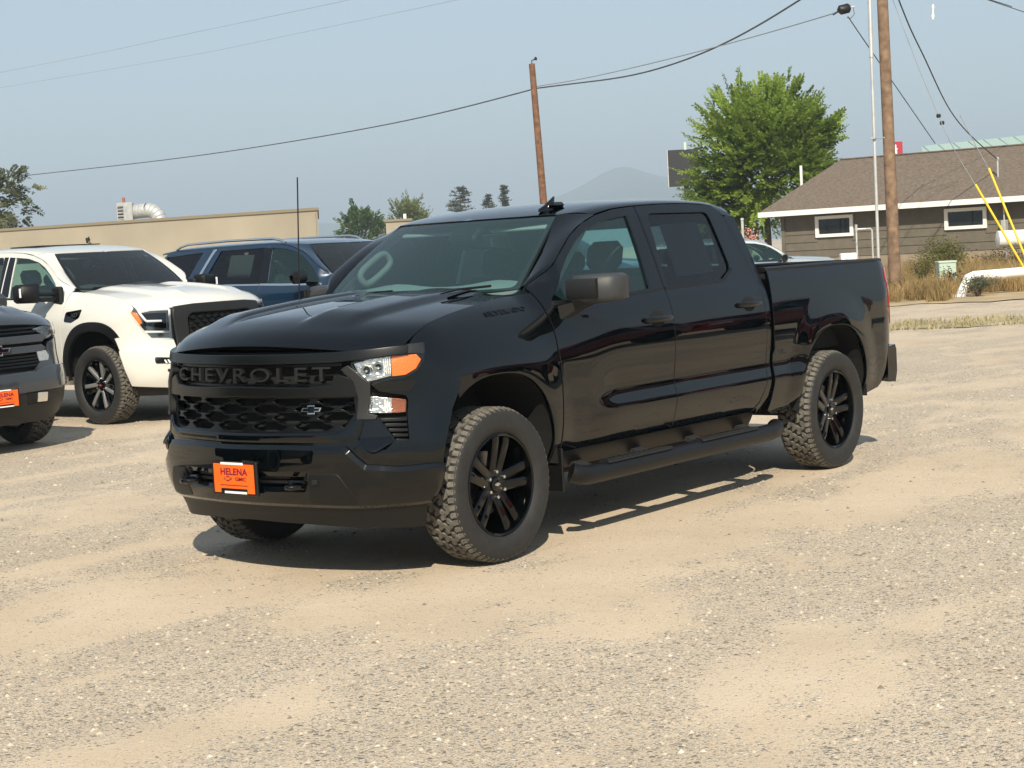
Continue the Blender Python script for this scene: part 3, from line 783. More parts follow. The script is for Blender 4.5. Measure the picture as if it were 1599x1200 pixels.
def build_pickup(root, st):
    P = MT[st['paint']]; main = st['kind'] == 'main'
    # ---- hood
    ys = np.linspace(-1, 1, 41)
    rear = [(-.385 - .02 * (1 - (y * y)), y * .775) for y in ys]
    left = [(x, float(YG(x)) - .004) for x in np.linspace(-.30, .50, 14)]
    front = [(float(FYP(abs(y))) - .022, y) for y in np.linspace(.868, -.868, 61)]
    right = [(x, -float(YG(x)) + .004) for x in np.linspace(.50, -.30, 14)]
    hood = sheet('hood', rear + left + front + right, HX(), (0, 0, 1), P, root, step=.04, thick=.03)
    if main:
        for sg in (1, -1):
            for dy in (0, .055):
                V = [(x, sg * (.50 + dy + .012 * k + .10 * (x + .25)), float(H(x, .50 + dy)) + .004) for k in (0, 1) for x in np.linspace(-.13, -.40, 6)]
                b = MB()
                for i in range(5):
                    q = [V[i], V[i + 1], V[6 + i + 1], V[6 + i]]
                    top = [(a, c, e + .003) for a, c, e in q]
                    b.add(q + top, [(4, 5, 6, 7), (0, 1, 5, 4), (1, 2, 6, 5), (2, 3, 7, 6), (3, 0, 4, 7)])
                b.build('hood_vent', MT['deep_black'], hood, None)
    # ---- cowl between hood and windshield
    cow = [(-.375, y) for y in np.linspace(-.79, .79, 15)] + [(-.56, .80)] + [(-.50 - .09 * (y / .8)**2, y) for y in np.linspace(.8, -.8, 15)] + [(-.56, -.80)]
    sheet('cowl', cow, HX(-.028), (0, 0, 1), MT['trim_black'], root, step=.08, thick=.02)
    # ---- fenders
    for sg in (1, -1):
        top = [(x, float(H(x, float(YG(x)) + .004)) - .001) for x in np.linspace(-.53, .545, 26)]
        lampx = float(PX(1.092))
        out = top + [(.535, 1.155), (.522, 1.135)] + [(.455, 1.085), (.345, 1.015)]
        al = [q for q in arch_line(0, 40) if q[0] < .33 and q[1] > .42]
        out += al + [(-.505, .44), (-.545, .44), (-.548, .51), (-.553, .90), (-.53, 1.10), (-.528, 1.30)]
        fd = sheet('front_fender', out, SX(), (0, 1, 0), P, root, step=.035, thick=.02, sg=sg)
        if main:
            def fn(V, sg=sg):
                t = V[:, 0] if sg > 0 else 1 - V[:, 0]
                x = -.055 - .36 * t; z = 1.308 + .014 * t + .024 * V[:, 1]
                y = S(x, z) + .001 + .005 * V[:, 2]
                return np.stack([x, sg * y, z], 1)
            lettering('badge_lettering', 'SILVERADO', fn, MT['gloss_black'], fd, 1.15, .01)
        # wheel liners
        for k in (0, 1):
            ring = arch_line(k, 20, grow=.012); rows = [[(x, sg * yy, z) for (x, z) in [(ring[0][0], .46)] + [q for q in ring if q[1] > .47] + [(ring[-1][0], .46)]] for yy in (.975, .80, .50)]
            g = MB().grid(rows); g.grid([[(x, sg * .50, z) for x, z in ring], [(ARCH[k][0], sg * .50, .42)] * len(ring)])
            g.build('wheel_liner', MT['deep_black'], root, None)
    # ---- doors
    for sg in (1, -1):
        fo = [(-.565, .515), (-.568, .90), (-.545, 1.10), (-.542, 1.30)] + DOOR_TOP[:-1] + [(-1.694, 1.878), (-1.699, 1.30), (-1.705, .90), (-1.698, .515)]
        fdoor = sheet('front_door', fo, SX(), (0, 1, 0), P, root, holes=[FWIN], step=.036, thick=.02, sg=sg)
        glass_edge('window', [((x + 1.13) * 1.02 - 1.13, (z - 1.6) * 1.03 + 1.6) for x, z in FWIN], SX(-.014), (0, 1, 0), MT['door_glass'], fdoor, sg)
        ro = [(-1.708, .515), (-1.715, .90), (-1.709, 1.30), (-1.706, 1.878), (-1.986, 1.886), (-2.273, 1.886), (-2.50, 1.878), (-2.60, 1.862), (-2.665, 1.80), (-2.725, 1.60), (-2.775, 1.42), (-2.80, 1.20), (-2.808, .86), (-2.79, .70), (-2.73, .575), (-2.64, .515)]
        rdoor = sheet('rear_door', ro, SX(), (0, 1, 0), P, root, holes=[RWIN], step=.036, thick=.02, sg=sg)
        glass_edge('window', [((x + 2.13) * 1.03 - 2.13, (z - 1.6) * 1.03 + 1.6) for x, z in RWIN], SX(-.014), (0, 1, 0), MT['privacy_glass'], rdoor, sg)
        if main:
            sheet('window_sticker', [(-1.93, 1.44), (-2.36, 1.45), (-2.36, 1.77), (-1.93, 1.76)], SX(-.024), (0, 1, 0), MT['paper'], rdoor, step=.1, thick=.001, sg=sg)
        # black pillar cover and belt moulding
        sheet('pillar_cover', [(-1.585, 1.822), (-1.688, 1.830), (-1.692, 1.40), (-1.556, 1.385)], SX(.002), (0, 1, 0), MT['gloss_black'], fdoor, step=.08, thick=.003, sg=sg)
        sheet('pillar_cover', [(-1.714, 1.832), (-1.795, 1.834), (-1.738, 1.39), (-1.716, 1.388)], SX(.002), (0, 1, 0), MT['gloss_black'], rdoor, step=.08, thick=.003, sg=sg)
        sheet('belt_moulding', [(-.60, 1.338), (-1.30, 1.350), (-1.69, 1.366), (-1.69, 1.382), (-1.30, 1.368), (-.60, 1.358)], SX(.004), (0, 1, 0), MT['trim_black'], fdoor, step=.08, thick=.004, sg=sg)
        sheet('belt_moulding', [(-1.715, 1.366), (-2.40, 1.380), (-2.55, 1.455), (-2.535, 1.462), (-2.39, 1.396), (-1.715, 1.382)], SX(.004), (0, 1, 0), MT['trim_black'], rdoor, step=.08, thick=.004, sg=sg)
        for (door, xa, z) in ((fdoor, -1.39, 1.197), (rdoor, -2.46, 1.225)):
            pocket = [(xa - .145 + .075 * math.cos(t), z + .048 * math.sin(t)) for t in np.linspace(0, 2 * math.pi, 25)[:-1]]
            sheet('handle_pocket', pocket, SX(.0025), (0, 1, 0), MT['deep_black'], door, step=.03, thick=.001, sg=sg, lip=.0005)
            rows = []
            for i in range(9):
                t = i / 8; x = xa - .29 * t; yy = float(S(x, z)) + .012 + .024 * math.sin(math.pi * min(1, max(0, t)))**.6
                hgt = .019 if 0 < i < 8 else .012
                rows.append([(x, sg * (yy + a), z + b) for a, b in ((-.006, -hgt), (.006, -hgt * .75), (.010, 0), (.006, hgt * .75), (-.006, hgt), (-.012, 0))])
            if sg < 0: rows = [r[::-1] for r in rows]
            MB().loft([r[::-1] for r in rows]).build('door_handle', MT['satin_grey'], door, 60)
    # ---- roof and cab sides
    tb = [(x, SH.t_at(x, z + .010)) for x, z in [(-1.258, 1.829), (-1.46, 1.862), (-1.704, 1.878), (-1.986, 1.886), (-2.273, 1.886), (-2.50, 1.878), (-2.605, 1.862), (-2.67, 1.80)]]
    fr = [(-1.0, 0.0), (-1.012, .20), (-1.035, .40), (-1.085, SH.t_y(.625))]
    tr = SH.t_at(-2.80, 1.80)
    half = fr + tb + [(-2.80, SH.t_at(-2.8, 1.80)), (-2.79, SH.t_y(.70)), (-2.785, 0.0)]
    for sg in (1, -1):
        sheet('roof_panel', half, lambda u, v: SH(u, v), (0, .3, 1), P, root, step=.05, thick=.02, sg=sg, lip=.002)
        cs = [(-2.674, 1.800), (-2.734, 1.60), (-2.784, 1.42), (-2.809, 1.20), (-2.817, .86), (-2.80, .70), (-2.74, .565), (-2.65, .505), (-2.72, .495), (-2.83, .60), (-2.858, .78), (-2.860, 1.20), (-2.845, 1.50), (-2.80, 1.803)]
        sheet('cab_corner', cs, SX(), (0, 1, 0), P, root, step=.04, thick=.02, sg=sg)
        sheet('rocker_panel', [(-.55, .405), (-2.74, .405), (-2.70, .508), (-.55, .508)], SX(-.004), (0, 1, 0), MT['trim_black'] if main else P, root, step=.07, thick=.03, sg=sg)
    ws, glassn = build_cab_front(root, P, SH, 'windshield' if main else 'windshield_dark')
    # back of the cab
    cb = [(-.86, .6), (.86, .6), (.93, 1.2), (.90, 1.45), (.76, 1.82), (.70, 1.865), (0, 1.875), (-.70, 1.865), (-.76, 1.82), (-.90, 1.45), (-.93, 1.2)]
    rw = rnd_poly([(-.66, 1.42), (.66, 1.42), (.60, 1.77), (-.60, 1.77)], .05)
    sheet('cab_back', cb, lambda u, v: np.stack([-2.84 + .05 * smst(1.5, 1.9, v), u, v], -1), (-1, 0, 0), P, root, holes=[rw], step=.12, thick=.02)
    sheet('rear_window', rw, lambda u, v: np.stack([-2.826 + .05 * smst(1.5, 1.9, v), u, v], -1), (-1, 0, 0), MT['door_glass'], root, step=.12, thick=.004, lip=.001)
    # ---- interior
    itr = MT['interior']
    MB().box((-1.7, 0, .62), (2.2, 1.76, .06)).build('cabin_floor', itr, root, None)
    for sg in (1, -1):
        sheet('door_card', [(-.60, .62), (-2.75, .62), (-2.75, 1.36), (-.60, 1.34)], SX(-.09), (0, 1, 0), itr, root, step=.15, thick=.03, sg=sg)
        rows = [[(-.60, sg * .74, 1.44), (-.86, sg * .70, 1.63), (-1.12, sg * .63, 1.79)], [(-.74, sg * .85, 1.42), (-1.02, sg * .80, 1.64), (-1.28, sg * .73, 1.80)]]
        MB().grid(rows).build('pillar_trim', MT['interior_light'], root)
    dash = []
    for y in np.linspace(-.80, .80, 17):
        h = .02 * math.exp(-((abs(y) - .4) / .2)**2)
        dash.append([(-.52 - .06 * (y / .8)**2, y, 1.40), (-.60 - .06 * (y / .8)**2, y, 1.425 + h), (-.78, y, 1.455 + h * 1.5), (-.90, y, 1.44 + h), (-.94, y, 1.37), (-.92, y, 1.15), (-.80, y, .75)])
    MB().grid(dash).build('dashboard', MT['dash'], root, 50)
    sw = MB().tube([(-1.02 + .06 * math.sin(a), .41 + .185 * math.cos(a), 1.27 + .175 * math.sin(a)) for a in np.linspace(0, 2 * math.pi, 25)[:-1]], .017, 8, closed=True)
    sw.box((-1.01, .41, 1.26), (.05, .14, .11), .02); sw.box((-1.015, .41, 1.27), (.02, .36, .035), .01)
    sw.build('steering_wheel', itr, root, 60)
    for y in (.43, -.43): seat(root, -1.42, y)
    b = rounded_box('rear_bench', (-2.28, 0, .88), (.50, 1.44, .18), .06, itr, root)
    rounded_box('bench_back', (-2.60, 0, 1.20), (.15, 1.44, .58), .05, itr, b, rot('Y', rad(-9)))
    for y in (.46, -.46): rounded_box('headrest', (-2.64, y, 1.55), (.09, .26, .14), .04, itr, b)
    hl = [[(x, y, float(SH(np.array([x]), np.array([abs(y)]))[0][2]) - .045) for y in np.linspace(-.68, .68, 9)] for x in np.linspace(-1.06, -2.78, 9)]
    MB().grid(hl).build('headliner', MT['headliner'], root)
    for y in (.36, -.36): rounded_box('sun_visor', (-1.12, y, 1.80), (.17, .44, .022), .008, MT['headliner'], root, rot('Y', rad(20)))
    rounded_box('camera_module', (-1.0, .0, 1.765), (.15, .22, .07), .02, MT['trim_black'], root, rot('Y', rad(38)))
    rounded_box('rearview_mirror', (-1.03, .05, 1.70), (.03, .25, .065), .012, MT['trim_black'], root)
    ax_ = np.array([-.26, .055, .17]); ax_ /= np.linalg.norm(ax_); bx_ = np.cross(ax_, [.35, .94, 0]); bx_ /= np.linalg.norm(bx_)
    gh = [np.array([-.835, -.630, 1.585]) + ax_ * .125 * math.copysign(abs(math.cos(a))**.6, math.cos(a)) + bx_ * .050 * math.copysign(abs(math.sin(a))**.6, math.sin(a)) for a in np.linspace(0, 2 * math.pi, 25)[:-1]]
    MB().tube(gh, .021, 8, closed=True).build('grab_handle', MT['grip'], root, 60)
    for y0 in (.12, -.60):
        wp = ws(np.linspace(y0 / .75, y0 / .75 + .62, 8) * .98, np.linspace(.0, .035, 8), .012)
        MB().tube(wp, .008, 6).build('wiper', MT['trim_black'], glassn, 60)
    # ---- bed
    for sg in (1, -1):
        bo = [(-2.905, 1.432), (-4.60, 1.440), (-4.645, 1.36), (-4.655, 1.10), (-4.66, .95), (-4.64, .75), (-4.60, .60), (-4.48, .50), (-4.30, .47), (-4.235, .47)]
        bo += [q for q in arch_line(1, 40)[::-1] if q[1] > .47] + [(-3.25, .47), (-3.0, .46), (-2.89, .50), (-2.905, .80)]
        sheet('bed_side', bo, SX(), (0, 1, 0), P, root, step=.036, thick=.02, sg=sg)
        rail = [[(x, sg * (float(S(x, 1.43)) + a), 1.437 + b) for a, b in ((.002, -.012), (.003, .004), (-.012, .013), (-.075, .013), (-.085, -.02), (-.06, -.03))] for x in np.linspace(-2.89, -4.60, 16)]
        if sg > 0: rail = [r[::-1] for r in rail]
        MB().loft(rail).build('bed_rail', MT['trim_black'], root, 40)
        MB().box((-3.74, sg * .80, 1.14), (1.70, .04, .58)).build('bed_wall', MT['underbody'], root, None)
        tl = [(-4.585, 1.385), (-4.672, 1.365), (-4.68, 1.02), (-4.672, .955), (-4.635, .955), (-4.66, 1.10), (-4.648, 1.27), (-4.59, 1.30)]
        tl = rnd_poly([(-4.595, 1.380), (-4.765, 1.370), (-4.770, 1.285), (-4.690, 1.26), (-4.690, 1.14), (-4.755, 1.10), (-4.755, .98), (-4.685, .955), (-4.655, 1.10), (-4.640, 1.26), (-4.595, 1.29)], .015, 3)
        sheet('tail_light', tl, SX(.006), (0, 1, 0), MT['red_lens'], root, step=.03, thick=.05, sg=sg)
    MB().box((-3.75, 0, .86), (1.72, 1.62, .05)).build('bed_floor', MT['underbody'], root, None)
    MB().box((-2.90, 0, 1.14), (.04, 1.62, .58)).build('bed_front', MT['underbody'], root, None)
    tg = MB(); tg.box((-4.665, 0, 1.06), (.07, 1.68, .72), .02); tg.build('tailgate', P, root, 40)
    MB().box((-4.66, 0, 1.432), (.10, 1.70, .03), .012).build('tailgate_cap', MT['trim_black'], root, 40)
    bp = []
    for y in np.linspace(-1, 1, 25):
        yy = y * .985; c = -4.85 + .17 * abs(y)**4
        bp.append([(c + .10, yy, .79), (c - .03, yy, .80), (c - .05, yy, .76), (c - .05, yy, .60), (c - .02, yy, .52), (c + .10, yy, .53)])
    MB().loft([r[::-1] for r in bp]).build('rear_bumper', MT['gloss_black'] if main else MT['chrome'], root, 40)
    h = MB(); h.box((-4.80, 0, .52), (.30, .09, .09), .01); h.build('tow_receiver', MT['frame_rail'], root)
    # ---- underbody
    for sg in (1, -1):
        MB().box((-1.9, sg * .46, .52), (5.3, .09, .16), .015).build('frame_rail', MT['frame_rail'], root, None)
    MB().box((-1.7, 0, .53), (2.3, 1.70, .05)).build('floor_pan', MT['underbody'], root, None)
    MB().box((.10, 0, .74), (.95, .98, .62), .05).build('engine_block', MT['underbody'], root, None)
    MB().tube([(-3.745, -.86, .415), (-3.745, .86, .415)], .055, 10).lathe([(-.13, .05), (-.09, .13), (.09, .13), (.13, .05)], 16, c=(-3.745, 0, .415)).build('rear_axle', MT['frame_rail'], root)
    MB().tube([(0, -.86, .415), (0, .86, .415)], .045, 10).build('front_axle', MT['frame_rail'], root)
    MB().tube([(-2.4, -.3, .42), (-3.3, -.35, .42)], .10, 12).build('muffler', MT['steel'], root)
    MB().tube([(-.3, .1, .46), (-3.7, .0, .44)], .04, 10).build('drive_shaft', MT['frame_rail'], root)
    put_wheels(root, st['wheel'])

# ------------------------------------------------------------------ front end of the black truck
def mir(poly):
    """close a left half outline (from the middle out and back to the middle) with its mirror image"""
    return poly + [(-s, z) for s, z in poly[::-1] if abs(s) > 1e-6]

def side(poly, sg): return [(sg * s, z) for s, z in poly]

def make_plate(parent, pos, name='dealer_plate', R=None):
    x, y, z = pos
    t = MB().box((x, y, z), (.020, .345, .178), .006).build(name, MT['trim_black'], parent, 40)
    MB().box((x + .011, y, z), (.004, .306, .152)).build('plate_face', MT['plate_orange'], t, None)
    MB().box((x + .0145, y - .008, z + .078), (.003, .17, .012)).build('frame_strip', MT['white_print'], t, None)
    MB().box((x + .0145, y + .012, z - .073), (.003, .17, .012)).build('frame_strip', MT['white_print'], t, None)
    MB().box((x + .0135, y, z - .066), (.003, .20, .026)).build('frame_lug', MT['trim_black'], t, None)
    lettering('lettering', 'HELENA', lambda V: np.stack([x + .013 + .002 * V[:, 2], y - .098 + .205 * V[:, 0], z + .018 + (.036 + .02 * (2 * V[:, 0] - 1)**2 * 0) * V[:, 1]], 1), MT['plate_red'], t, 1.05, .025)
    lettering('lettering', 'GMC', lambda V: np.stack([x + .013 + .002 * V[:, 2], y + .012 + .082 * V[:, 0], z - .012 + .020 * V[:, 1]], 1), MT['plate_red'], t, 1.0, .02)
    bt = MB().prism(bowtie(.062, .026), lambda u, v, d: (x + .013 + d, y - .045 + u, z - .002 + v), 0, .002)
    bt.build('bowtie_mark', MT['plate_red'], t, None)
    MB().prism(bowtie(.046, .014), lambda u, v, d: (x + .0145 + d, y - .045 + u, z - .002 + v), 0, .002).build('bowtie_mark', MT['plate_orange'], t, None)
    MB().box((x + .0135, y, z - .036), (.002, .21, .004)).build('print_line', MT['plate_red'], t, None)
    return t

def clip_convex(poly, reg):
    """clip a polygon to a convex region"""
    reg = np.array(reg); A = np.sum(reg[:, 0] * np.roll(reg[:, 1], -1) - np.roll(reg[:, 0], -1) * reg[:, 1])
    if A < 0: reg = reg[::-1]
    out = [np.array(q, float) for q in poly]
    for i in range(len(reg)):
        a, b = reg[i], reg[(i + 1) % len(reg)]; d = b - a; n = np.array([-d[1], d[0]]); new = []
        for k in range(len(out)):
            p, q = out[k - 1], out[k]; fp, fq = (p - a) @ n, (q - a) @ n
            if fp * fq < 0: new.append(p + (q - p) * fp / (fp - fq))
            if fq >= 0: new.append(q)
        out = new
        if not out: return []
    return [tuple(q) for q in out]

def front_main(root):
    P = MT['black_paint']; F = (1, 0, 0)
    back = [(0, .74), (.76, .74), (.80, 1.0), (1.06, 1.06), (1.08, 1.17), (.99, 1.20), (0, 1.19)]
    sheet('grille_backing', mir(back), QX(-.075), F, MT['deep_black'], root, step=.12, thick=.0)
    sheet('grille_bar', mir([(0, 1.181), (.35, 1.181), (.604, 1.184), (.80, 1.193), (.996, 1.204), (.992, 1.170), (.80, 1.153), (.604, 1.143), (.3, 1.143), (0, 1.144)]), QX(.012), F, MT['satin_grey'], root, step=.06, thick=.05, lip=.006)
    sheet('grille_bar', mir([(0, 1.016), (.30, 1.010), (.46, 1.008), (.588, 1.020), (.632, 1.072), (.722, 1.043), (.724, .966), (.666, .968), (.08, .974), (0, .975)]), QX(.014), F, MT['satin_grey'], root, step=.05, thick=.06, lip=.006)
    for z in (1.028, 1.128): sheet('grille_slat', mir([(0, z), (.64, z), (.64, z - .010), (0, z - .010)]), QX(-.03), F, MT['grille_black'], root, step=.1, thick=.02, lip=.002)
    lettering('grille_lettering', 'CHEVROLET', lambda V: Q(-.59 + 1.18 * V[:, 0], 1.044 + .072 * V[:, 1], -.016 + .022 * V[:, 2]), MT['plastic_grey'], root, 1.25, .004)
    hexes = []; reg = mir([(0, .9625), (.706, .9585), (.714, .876), (.652, .802), (.59, .788), (0, .785)])
    for r_, z in enumerate((.945, .9015, .858, .8145)):
        for k in range(-4, 5):
            s0 = (k + (.5 if r_ % 2 else 0)) * .272 + .07
            hw, hh = .124, .031
            hx = [(s0 - hw, z), (s0 - hw * .55, z - hh), (s0 + hw * .55, z - hh), (s0 + hw, z), (s0 + hw * .55, z + hh), (s0 - hw * .55, z + hh)]
            hx = clip_convex(hx, reg)
            if len(hx) > 2 and max(q[0] for q in hx) - min(q[0] for q in hx) > .04: hexes.append(hx)
    go = mir([(0, .972), (.722, .968), (.732, .873), (.664, .790), (.60, .775), (0, .772)])
    sheet('grille_mesh', go, QX(-.012), F, MT['grille_black'], root, holes=hexes, step=.04, thick=.035, lip=.004)
    em = MB().prism(bowtie(.118, .046), lambda u, v, d: tuple(Q(.474 + u, .901 + v, d)), -.010, .008).build('emblem', MT['chrome'], root, None)
    MB().prism(bowtie(.098, .032), lambda u, v, d: tuple(Q(.474 + u, .901 + v, d)), .006, .011).build('emblem_inset', MT['gloss_black'], em, None)
    # painted fascia round the lamps, lip under the grille, bumper bar
    fas = [(0, .762), (.60, .766), (.655, .782), (.735, .845), (.825, .848), (.905, .728), (.974, .728), (.976, .86), (.986, .93), (.974, .957), (.838, .986), (.802, 1.016), (.905, 1.040), (.98, 1.048), (1.038, 1.080), (1.072, 1.118), (1.082, 1.128), (1.176, 1.066), (1.286, 1.000), (1.262, .955), (1.205, .870), (1.160, .760), (1.128, .660), (1.112, .560), (0, .560)]
    sheet('front_fascia', mir(fas), QX(0), F, P, root, step=.035, thick=.03, lip=.005)
    for sg in (1, -1):
        sheet('fascia_blade', side(rnd_poly([(.752, .836), (.812, .842), (.888, .737), (.80, .690), (.742, .722), (.722, .768)], .012, 2), sg), lambda u, v: Q(u, v, .040 - .62 * (v - .69)), F, P, root, step=.04, thick=.03, lip=.010, facet=True)
        ch = [(.735, .716), (.792, .684), (.925, .672), (1.005, .690), (.99, .660), (.92, .648), (.775, .660), (.715, .705)]
        sheet('fascia_ledge', side(ch, sg), QX(.024), F, P, root, step=.04, thick=.03, lip=.012, facet=True)
    sheet('grille_lip', mir([(0, .768), (.61, .772), (.668, .790), (.728, .852), (.742, .838), (.722, .768), (.655, .748), (0, .744)]), QX(.014), F, P, root, step=.05, thick=.03, lip=.014, facet=True)
    bar = [(0, .700), (.30, .702), (.655, .694), (.705, .640), (.752, .596), (.92, .576), (1.104, .580), (1.085, .47), (1.062, .412), (.718, .408), (.30, .418), (0, .420)]
    op = rnd_poly([(-.46, .588), (.46, .588), (.44, .482), (-.44, .482)], .02, 3)
    bumper = sheet('front_bumper', mir(bar), QX(.030), F, P, root, holes=[op], step=.036, thick=.05, lip=.024, facet=True)
    sheet('bumper_recess', [(-.5, .44), (.5, .44), (.5, .62), (-.5, .62)], QX(-.04), F, MT['deep_black'], bumper, step=.12, thick=0)
    for z in (.505, .535, .562): sheet('bumper_slat', [(-.34, z), (.34, z), (.34, z - .010), (-.34, z - .010)], QX(.004), F, MT['trim_black'], bumper, step=.1, thick=.03)
    for sg in (1, -1):
        pad = sheet('bumper_pad', side(rnd_poly([(.465, .574), (.622, .572), (.712, .420), (.60, .412), (.452, .425)], .015, 3), sg), QX(.033), F, MT['trim_black'], bumper, step=.05, thick=.03, lip=.004)
        MB().box(tuple(Q(sg * .50, .535, .038)), (.02, .032, .030), .006, rot('Z', sg * rad(22))).build('parking_sensor', MT['deep_black'], pad)
        a0 = Q(sg * .385, .52, 0.0); nrm = Q(sg * .385, .52, .1) - a0; nrm /= np.linalg.norm(nrm); tn = np.array([-nrm[1], nrm[0], 0])
        hk = [a0 + nrm * (.02 + .075 * math.sin(t)) + tn * (.045 * math.cos(t)) + np.array([0, 0, -.004]) for t in np.linspace(0, math.pi, 11)]
        MB().tube(hk, .014, 8).box(tuple(a0 + nrm * .01), (.05, .10, .05), .01, rot('Z', sg * rad(16))).build('tow_hook', MT['gloss_black'], root, 60)
    sheet('air_dam', mir([(0, .425), (.5, .424), (1.050, .416), (1.052, .275), (.70, .285), (.34, .305), (0, .315)]), QX(.006), F, MT['trim_black'], root, step=.06, thick=.02)
    make_plate(root, (.986, 0, .547))
    for sg in (1, -1):
        # upper lamp
        hl = sheet('headlight', side([(.700, 1.128), (.80, 1.150), (.99, 1.168), (1.0, 1.208), (1.090, 1.212), (1.078, 1.150), (1.068, 1.115), (1.036, 1.076), (.98, 1.045), (.905, 1.038), (.80, 1.014), (.765, 1.018), (.72, 1.085)], sg), QX(-.045), F, MT['gloss_black'], root, step=.05, thick=.0)
        sheet('lamp_reflector', side([(.712, 1.124), (.80, 1.143), (.906, 1.150), (.902, 1.056), (.77, 1.031), (.728, 1.092)], sg), QX(-.022), F, MT['reflector'], hl, step=.03, thick=.03)
        for (sc, zc) in ((.775, 1.085), (.838, 1.098)):
            c = Q(sg * sc, zc, -.02); nrm = Q(sg * sc, zc, .1) - c; yaw = math.atan2(nrm[1], nrm[0])
            b = MB().lathe([(0, .032), (.012, .030), (.010, .024), (-.004, .004)], 20, axis='x')
            V = np.array(b.V) @ rot('Z', yaw).T + c; mobj('lamp_bowl', V, b.F, MT['chrome'], hl)
        for k in range(4):
            s0 = .868 + .010 * k
            MB().prism([(s0, 1.066), (s0 + .004, 1.066), (s0 + .004, 1.142), (s0, 1.142)], lambda u, v, d: tuple(Q(sg * u, v, d)), -.022, -.008).build('lamp_rib', MT['lamp_white'], hl, None)
        sheet('turn_signal', side([(.912, 1.151), (1.064, 1.153), (1.066, 1.128), (1.034, 1.086), (.978, 1.058), (.910, 1.055)], sg), QX(-.014), F, MT['amber'], hl, step=.03, thick=.02)
        sheet('lamp_brow', side([(1.0, 1.206), (1.088, 1.210), (1.080, 1.160), (.998, 1.166)], sg), QX(-.008), F, MT['plastic_grey'], hl, step=.03, thick=.02)
        sheet('lens', side([(.702, 1.130), (.80, 1.151), (.99, 1.167), (1.0, 1.209), (1.090, 1.213), (1.079, 1.150), (1.069, 1.115), (1.036, 1.077), (.98, 1.046), (.905, 1.039), (.80, 1.016), (.765, 1.020), (.722, 1.086)], sg), QX(.004), F, MT['lens'], hl, step=.05, thick=.004, lip=.001)
        # lower lamp
        ll = sheet('lower_lamp', side([(.762, .975), (.82, .992), (.976, .954), (.984, .93), (.972, .725), (.90, .725), (.825, .84), (.752, .845)], sg), QX(-.05), F, MT['deep_black'], root, step=.05, thick=.0)
        sheet('lamp_reflector', side([(.772, .958), (.898, .942), (.894, .872), (.774, .877)], sg), QX(-.014), F, MT['reflector'], ll, step=.03, thick=.03)
        for k in range(3):
            sheet('lamp_step', side([(.862 + .011 * k, .94 - .008 * k), (.868 + .011 * k, .94 - .008 * k), (.866 + .011 * k, .878), (.860 + .011 * k, .878)], sg), QX(-.008), F, MT['lamp_white'], ll, step=.03, thick=.008, lip=.001)
        sheet('turn_signal', side([(.902, .941), (.968, .930), (.962, .872), (.898, .872)], sg), QX(-.012), F, MT['amber_dark'], ll, step=.03, thick=.02)
        sheet('lens', side([(.770, .960), (.970, .932), (.964, .869), (.772, .875)], sg), QX(.0), F, MT['lens'], ll, step=.05, thick=.004, lip=.001)
        for k in range(5):
            z = .842 - .026 * k; s0 = .838 + .018 * k
            sheet('louvre', side([(s0, z), (.966, z - .004), (.966, z - .014), (s0 + .004, z - .012)], sg), QX(-.008 + .002 * k), F, MT['grille_black'], ll, step=.05, thick=.03, lip=.002)
        sheet('lamp_bracket', side([(.655, 1.100), (.690, 1.118), (.756, 1.056), (.794, 1.024), (.792, .962), (.774, .874), (.822, .862), (.815, .848), (.726, .850), (.738, .95), (.718, 1.040)], sg), QX(.020), F, MT['plastic_grey'], root, step=.04, thick=.05, lip=.004)
    # mirrors, antenna, roof fin, running boards
    for sg in (1, -1):
        arm = MB(); arm.loft([[(x, sg * y, z) for x, y, z in r] if sg < 0 else r for r in (
            [(-.60, .96, 1.33), (-.72, .96, 1.33), (-.72, .96, 1.25), (-.62, .96, 1.25)], [(-.66, 1.02, 1.345), (-.76, 1.02, 1.345), (-.76, 1.02, 1.30), (-.68, 1.02, 1.30)],
            [(-.66, 1.08, 1.36), (-.78, 1.08, 1.36), (-.78, 1.08, 1.325), (-.68, 1.08, 1.325)])])
        m = arm.build('side_mirror', MT['plastic_grey'], root, 40)
        # the right one is folded back against the door
        fold = 0.0 if sg > 0 else rad(68); piv = np.array([-.74, sg * 1.03, 0])
        def mp_(x, y, z): return tuple(piv + rot('Z', -fold) @ (np.array([x, sg * y, z]) - piv))
        rings = []
        for (t, fx, bx, z0, z1) in ((0, -.69, -.80, 1.335, 1.475), (.12, -.655, -.82, 1.328, 1.492), (.5, -.66, -.83, 1.332, 1.496), (.88, -.70, -.85, 1.342, 1.496), (1, -.75, -.85, 1.356, 1.482)):
            y = .985 + .285 * t; c = .028
            rings.append([mp_(fx, y, z0 + c), mp_(fx, y, z1 - c), mp_(fx - c, y, z1), mp_(bx, y, z1), mp_(bx, y, z0), mp_(fx - c, y, z0)])
        if sg > 0: rings = [r[::-1] for r in rings]
        MB().loft(rings[::-1]).build('mirror_housing', MT['mirror_plastic'], m, 50)
        capr = []
        for (t, fx) in ((.02, -.650), (.40, -.648), (.70, -.664)):
            y = .985 + .285 * t
            capr.append([mp_(fx, y, 1.365), mp_(fx + .008, y, 1.38), mp_(fx + .008, y, 1.462), mp_(fx, y, 1.474), mp_(fx - .03, y, 1.474), mp_(fx - .03, y, 1.365)])
        if sg > 0: capr = [r[::-1] for r in capr]
        MB().loft(capr[::-1]).build('mirror_cap', MT['plastic_grey'], m, 50)
        gm_ = [mp_(-.854, y, z) for y, z in ((1.02, 1.35), (1.27, 1.36), (1.27, 1.475), (1.02, 1.48))]
